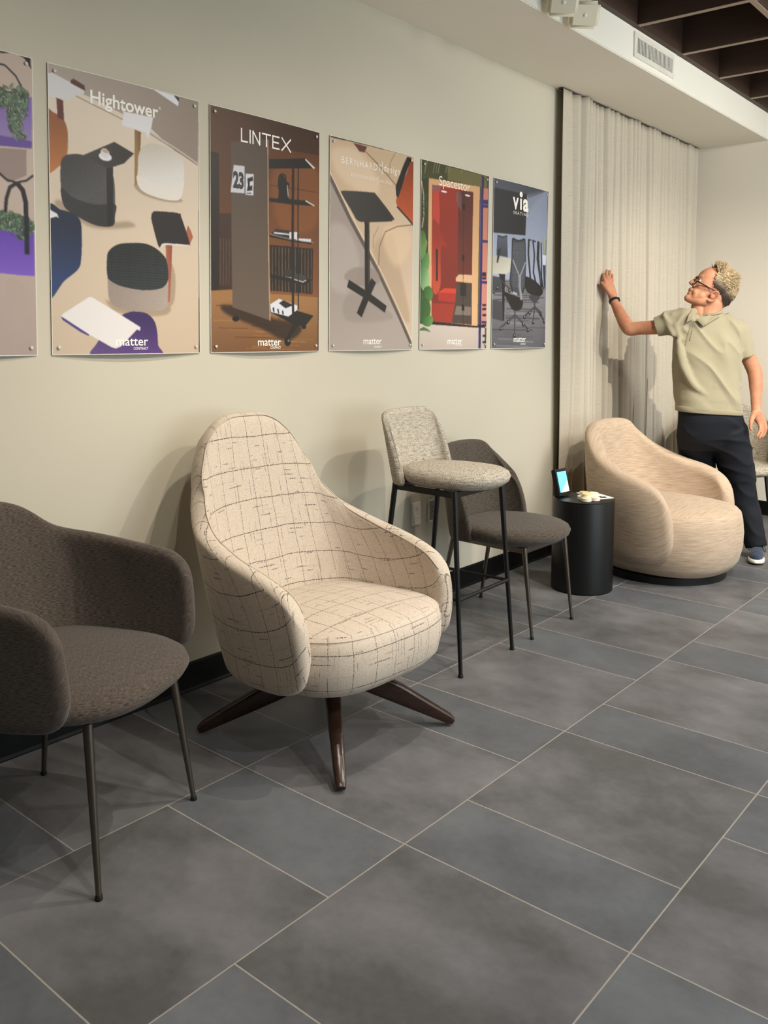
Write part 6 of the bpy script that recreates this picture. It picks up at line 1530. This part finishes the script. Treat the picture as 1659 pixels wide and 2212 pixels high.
for c in PD['BUTTONS']:
    bm = bmesh.new(); add_lathe(bm, [(.0055, 0), (.006, .0015), (.005, .003), (.003, .0024)], 18); bmesh.ops.transform(bm, matrix=Matrix.Translation(Vector(c)+Vector((0, -.002, 0))) @ Matrix.Rotation(pi/2, 4, 'X'), verts=bm.verts[:]); bm_obj('button', bm, plain('olive_button', '7C765C', .4), shirt, autosmooth=40)

# jeans
dn = NT('dark_navy_denim', .8, 0, .3); n1 = dn.noise(dn.coord(), 500, 2); n2 = dn.noise(dn.coord(), 5, 4); c = dn.mix(n2, '090B11', '10141D'); c = dn.mix(dn.math('MULTIPLY', n1, .2), c, '1E2430'); dn.col(c); dn.bump(n1, .25, .0008); M['denim'] = dn.mat
bm = bmesh.new(); add_loft(bm, PD['HIP'], p=2.3); cut_tube(bm, PD['LEG_L']); cut_tube(bm, PD['LEG_R'])
for f in PD['JFOLDS']: add_caps(bm, f, 10)
jeans = remesh('jeans', bm, .0075, M['denim'], PT, 9)
wrinkle(jeans, .012, 10.0, (1, 0, -.25), .10, .92, 9)
band('waistband', (*PD['HIP'][1][:3], PD['HIP'][1][3]*1.005, PD['HIP'][1][4]*1.01), .036, 1.0, M['denim'], jeans)
bm = bmesh.new(); add_lathe(bm, [(.007, 0), (.008, .002), (.006, .004)], 18); hp = PD['HIP'][1]; bmesh.ops.transform(bm, matrix=Matrix.Translation((hp[0]-.04, hp[1]-hp[4]*1.0, hp[2])) @ Matrix.Rotation(pi/2, 4, 'X'), verts=bm.verts[:]); bm_obj('rivet_button', bm, NT('dull_metal_rivet', .35, 1, color='8A8478').mat, jeans, autosmooth=40)

# trainers
M['shoe'] = knit('navy_mesh_upper', '20283A', '3C475C', 1500); M['sole'] = plain('white_foam_sole', 'DAD6CC', .5); M['outsole'] = plain('dark_outsole_rubber', '17191E', .6); M['lace'] = plain('navy_lace', '1B2230', .8)
def shoe(heel, toe, z0):
    h, t_ = Vector((*heel, 0)), Vector((*toe, 0)); ax = (t_-h).normalized(); L = (t_-h).length; sd = Vector((-ax.y, ax.x, 0))
    e = empty('shoe'); e.parent = PT
    def at(f, s, z): return h+ax*(f*L)+sd*s+Vector((0, 0, z0+z))
    def slab(name, zz, k, mat, rise):
        bm = bmesh.new(); R = []
        for z, kk in zz:
            r = []
            for q in range(40):
                t = 2*pi*q/40; f = .5+.5*cos(t); wdt = (.036+.012*max(0, f-.35)/.3*(1 if f < .65 else 1))*min(1, math.sqrt(max(0, 1-(2*abs(f-.5))**4))+.0); wdt = max(wdt, .0)
                s_ = wdt*(1 if sin(t) >= 0 else -1)*(abs(sin(t))**.35 if abs(sin(t)) > 1e-6 else 0)
                r.append(bm.verts.new(at(.5+(f-.5)*kk, s_*kk*k, z+rise*(max(0, f-.72)**1.6)*.5+rise*.3*(max(0, .25-f)))))
            R.append(r)
        for a, b in zip(R[:-1], R[1:]):
            for q in range(40): bm.faces.new((a[q], a[(q+1) % 40], b[(q+1) % 40], b[q]))
        bm.faces.new(R[0]); bm.faces.new(list(reversed(R[-1]))); return bm_obj(name, bm, mat, e, autosmooth=45)
    slab('outsole', [(.001, .97), (.004, 1.0), (.008, 1.0)], 1.0, M['outsole'], .05); slab('midsole', [(.008, 1.0), (.013, 1.03), (.024, 1.02), (.030, .97)], 1.0, M['sole'], .05)
    bm = bmesh.new()
    add_caps(bm, [(*at(.10, 0, .058), .034), (*at(.30, 0, .062), .034), (*at(.52, 0, .056), .036), (*at(.72, 0, .045), .034), (*at(.86, 0, .038), .028)], 20)
    add_caps(bm, [(*at(.62, .014, .038), .030), (*at(.80, .010, .036), .026)], 16); add_caps(bm, [(*at(.62, -.014, .038), .030), (*at(.80, -.010, .036), .026)], 16)
    add_caps(bm, [(*at(.10, 0, .04), .034), (*at(.16, 0, .085), .036), (*at(.22, 0, .100), .037)], 20)
    add_caps(bm, [(*at(.26, 0, .095), .030), (*at(.40, 0, .088), .024)], 16)
    up = remesh('upper', bm, .005, M['shoe'], e, 3)
    for i in range(6):
        f = .42+i*.065; z = .098-.0075*i-.004*max(0, i-3); bm = bmesh.new(); add_tube(bm, [at(f, -.024, z-.012), at(f+.012, -.010, z), at(f+.012, .010, z), at(f, .024, z-.012)], .0026, 8); bm_obj('lace', bm, M['lace'], up, smooth=True)
    for s_ in (-1, 1):
        bm = bmesh.new(); add_tube(bm, [at(.42, s_*.004, .106), at(.46, s_*.028, .108), at(.50, s_*.046, .085), at(.52, s_*.050, .060), at(.50, s_*.044, .055), at(.44, s_*.030, .088), at(.42, s_*.006, .104)], .0024, 8); bm_obj('lace_loop', bm, M['lace'], up, smooth=True)
shoe((.112, .078), (-.014, -.185), 0.0)
shoe((-.020, .385), (-.120, .125), 0.0)

# watch and bracelet
def ring_on(name, c, axis, r, w_, th, mat, parent, n=32):
    bm = bmesh.new(); q = Vector(axis).normalized().to_track_quat('Z', 'Y').to_matrix().to_4x4(); add_r = [(r, -w_/2), (r+th, -w_/2+.001), (r+th, w_/2-.001), (r, w_/2)]
    R = [[bm.verts.new((rr*cos(2*pi*k/n), rr*sin(2*pi*k/n), z)) for k in range(n)] for rr, z in add_r]
    for a, b in list(zip(R[:-1], R[1:]))+[(R[-1], R[0])]:
        for k in range(n): bm.faces.new((a[k], a[(k+1) % n], b[(k+1) % n], b[k]))
    bmesh.ops.transform(bm, matrix=Matrix.Translation(Vector(c)) @ q, verts=bm.verts[:]); return bm_obj(name, bm, mat, parent, autosmooth=50)
a, b = Vector(PD['WRIST_R'][0]), Vector(PD['WRIST_R'][1])
wt = empty('watch'); wt.parent = PT
ring_on('strap', a, b-a, .0295, .020, .003, plain('navy_rubber_strap', '141C2C', .5), wt)
sdv = (b-a).normalized().cross(Vector((0, -1, 0))).normalized(); fc = a+(-sdv if sdv.x < 0 else sdv)*.0335
q = (fc-a).normalized().to_track_quat('Z', 'Y').to_matrix().to_4x4()
bm = bmesh.new(); add_box(bm, (0, 0, 0), (.034, .030, .009)); bmesh.ops.bevel(bm, geom=bm.edges[:], offset=.003, segments=2, affect='EDGES'); bmesh.ops.transform(bm, matrix=Matrix.Translation(fc) @ q, verts=bm.verts[:]); bm_obj('watch_case', bm, M['black_metal'], wt, autosmooth=40)
a, b = Vector(PD['WRIST_L'][0]), Vector(PD['WRIST_L'][1])
bt = ring_on('bracelet', a, b-a, .0295, .004, .003, plain('cream_cord', 'E4D2B8', .8), PT)
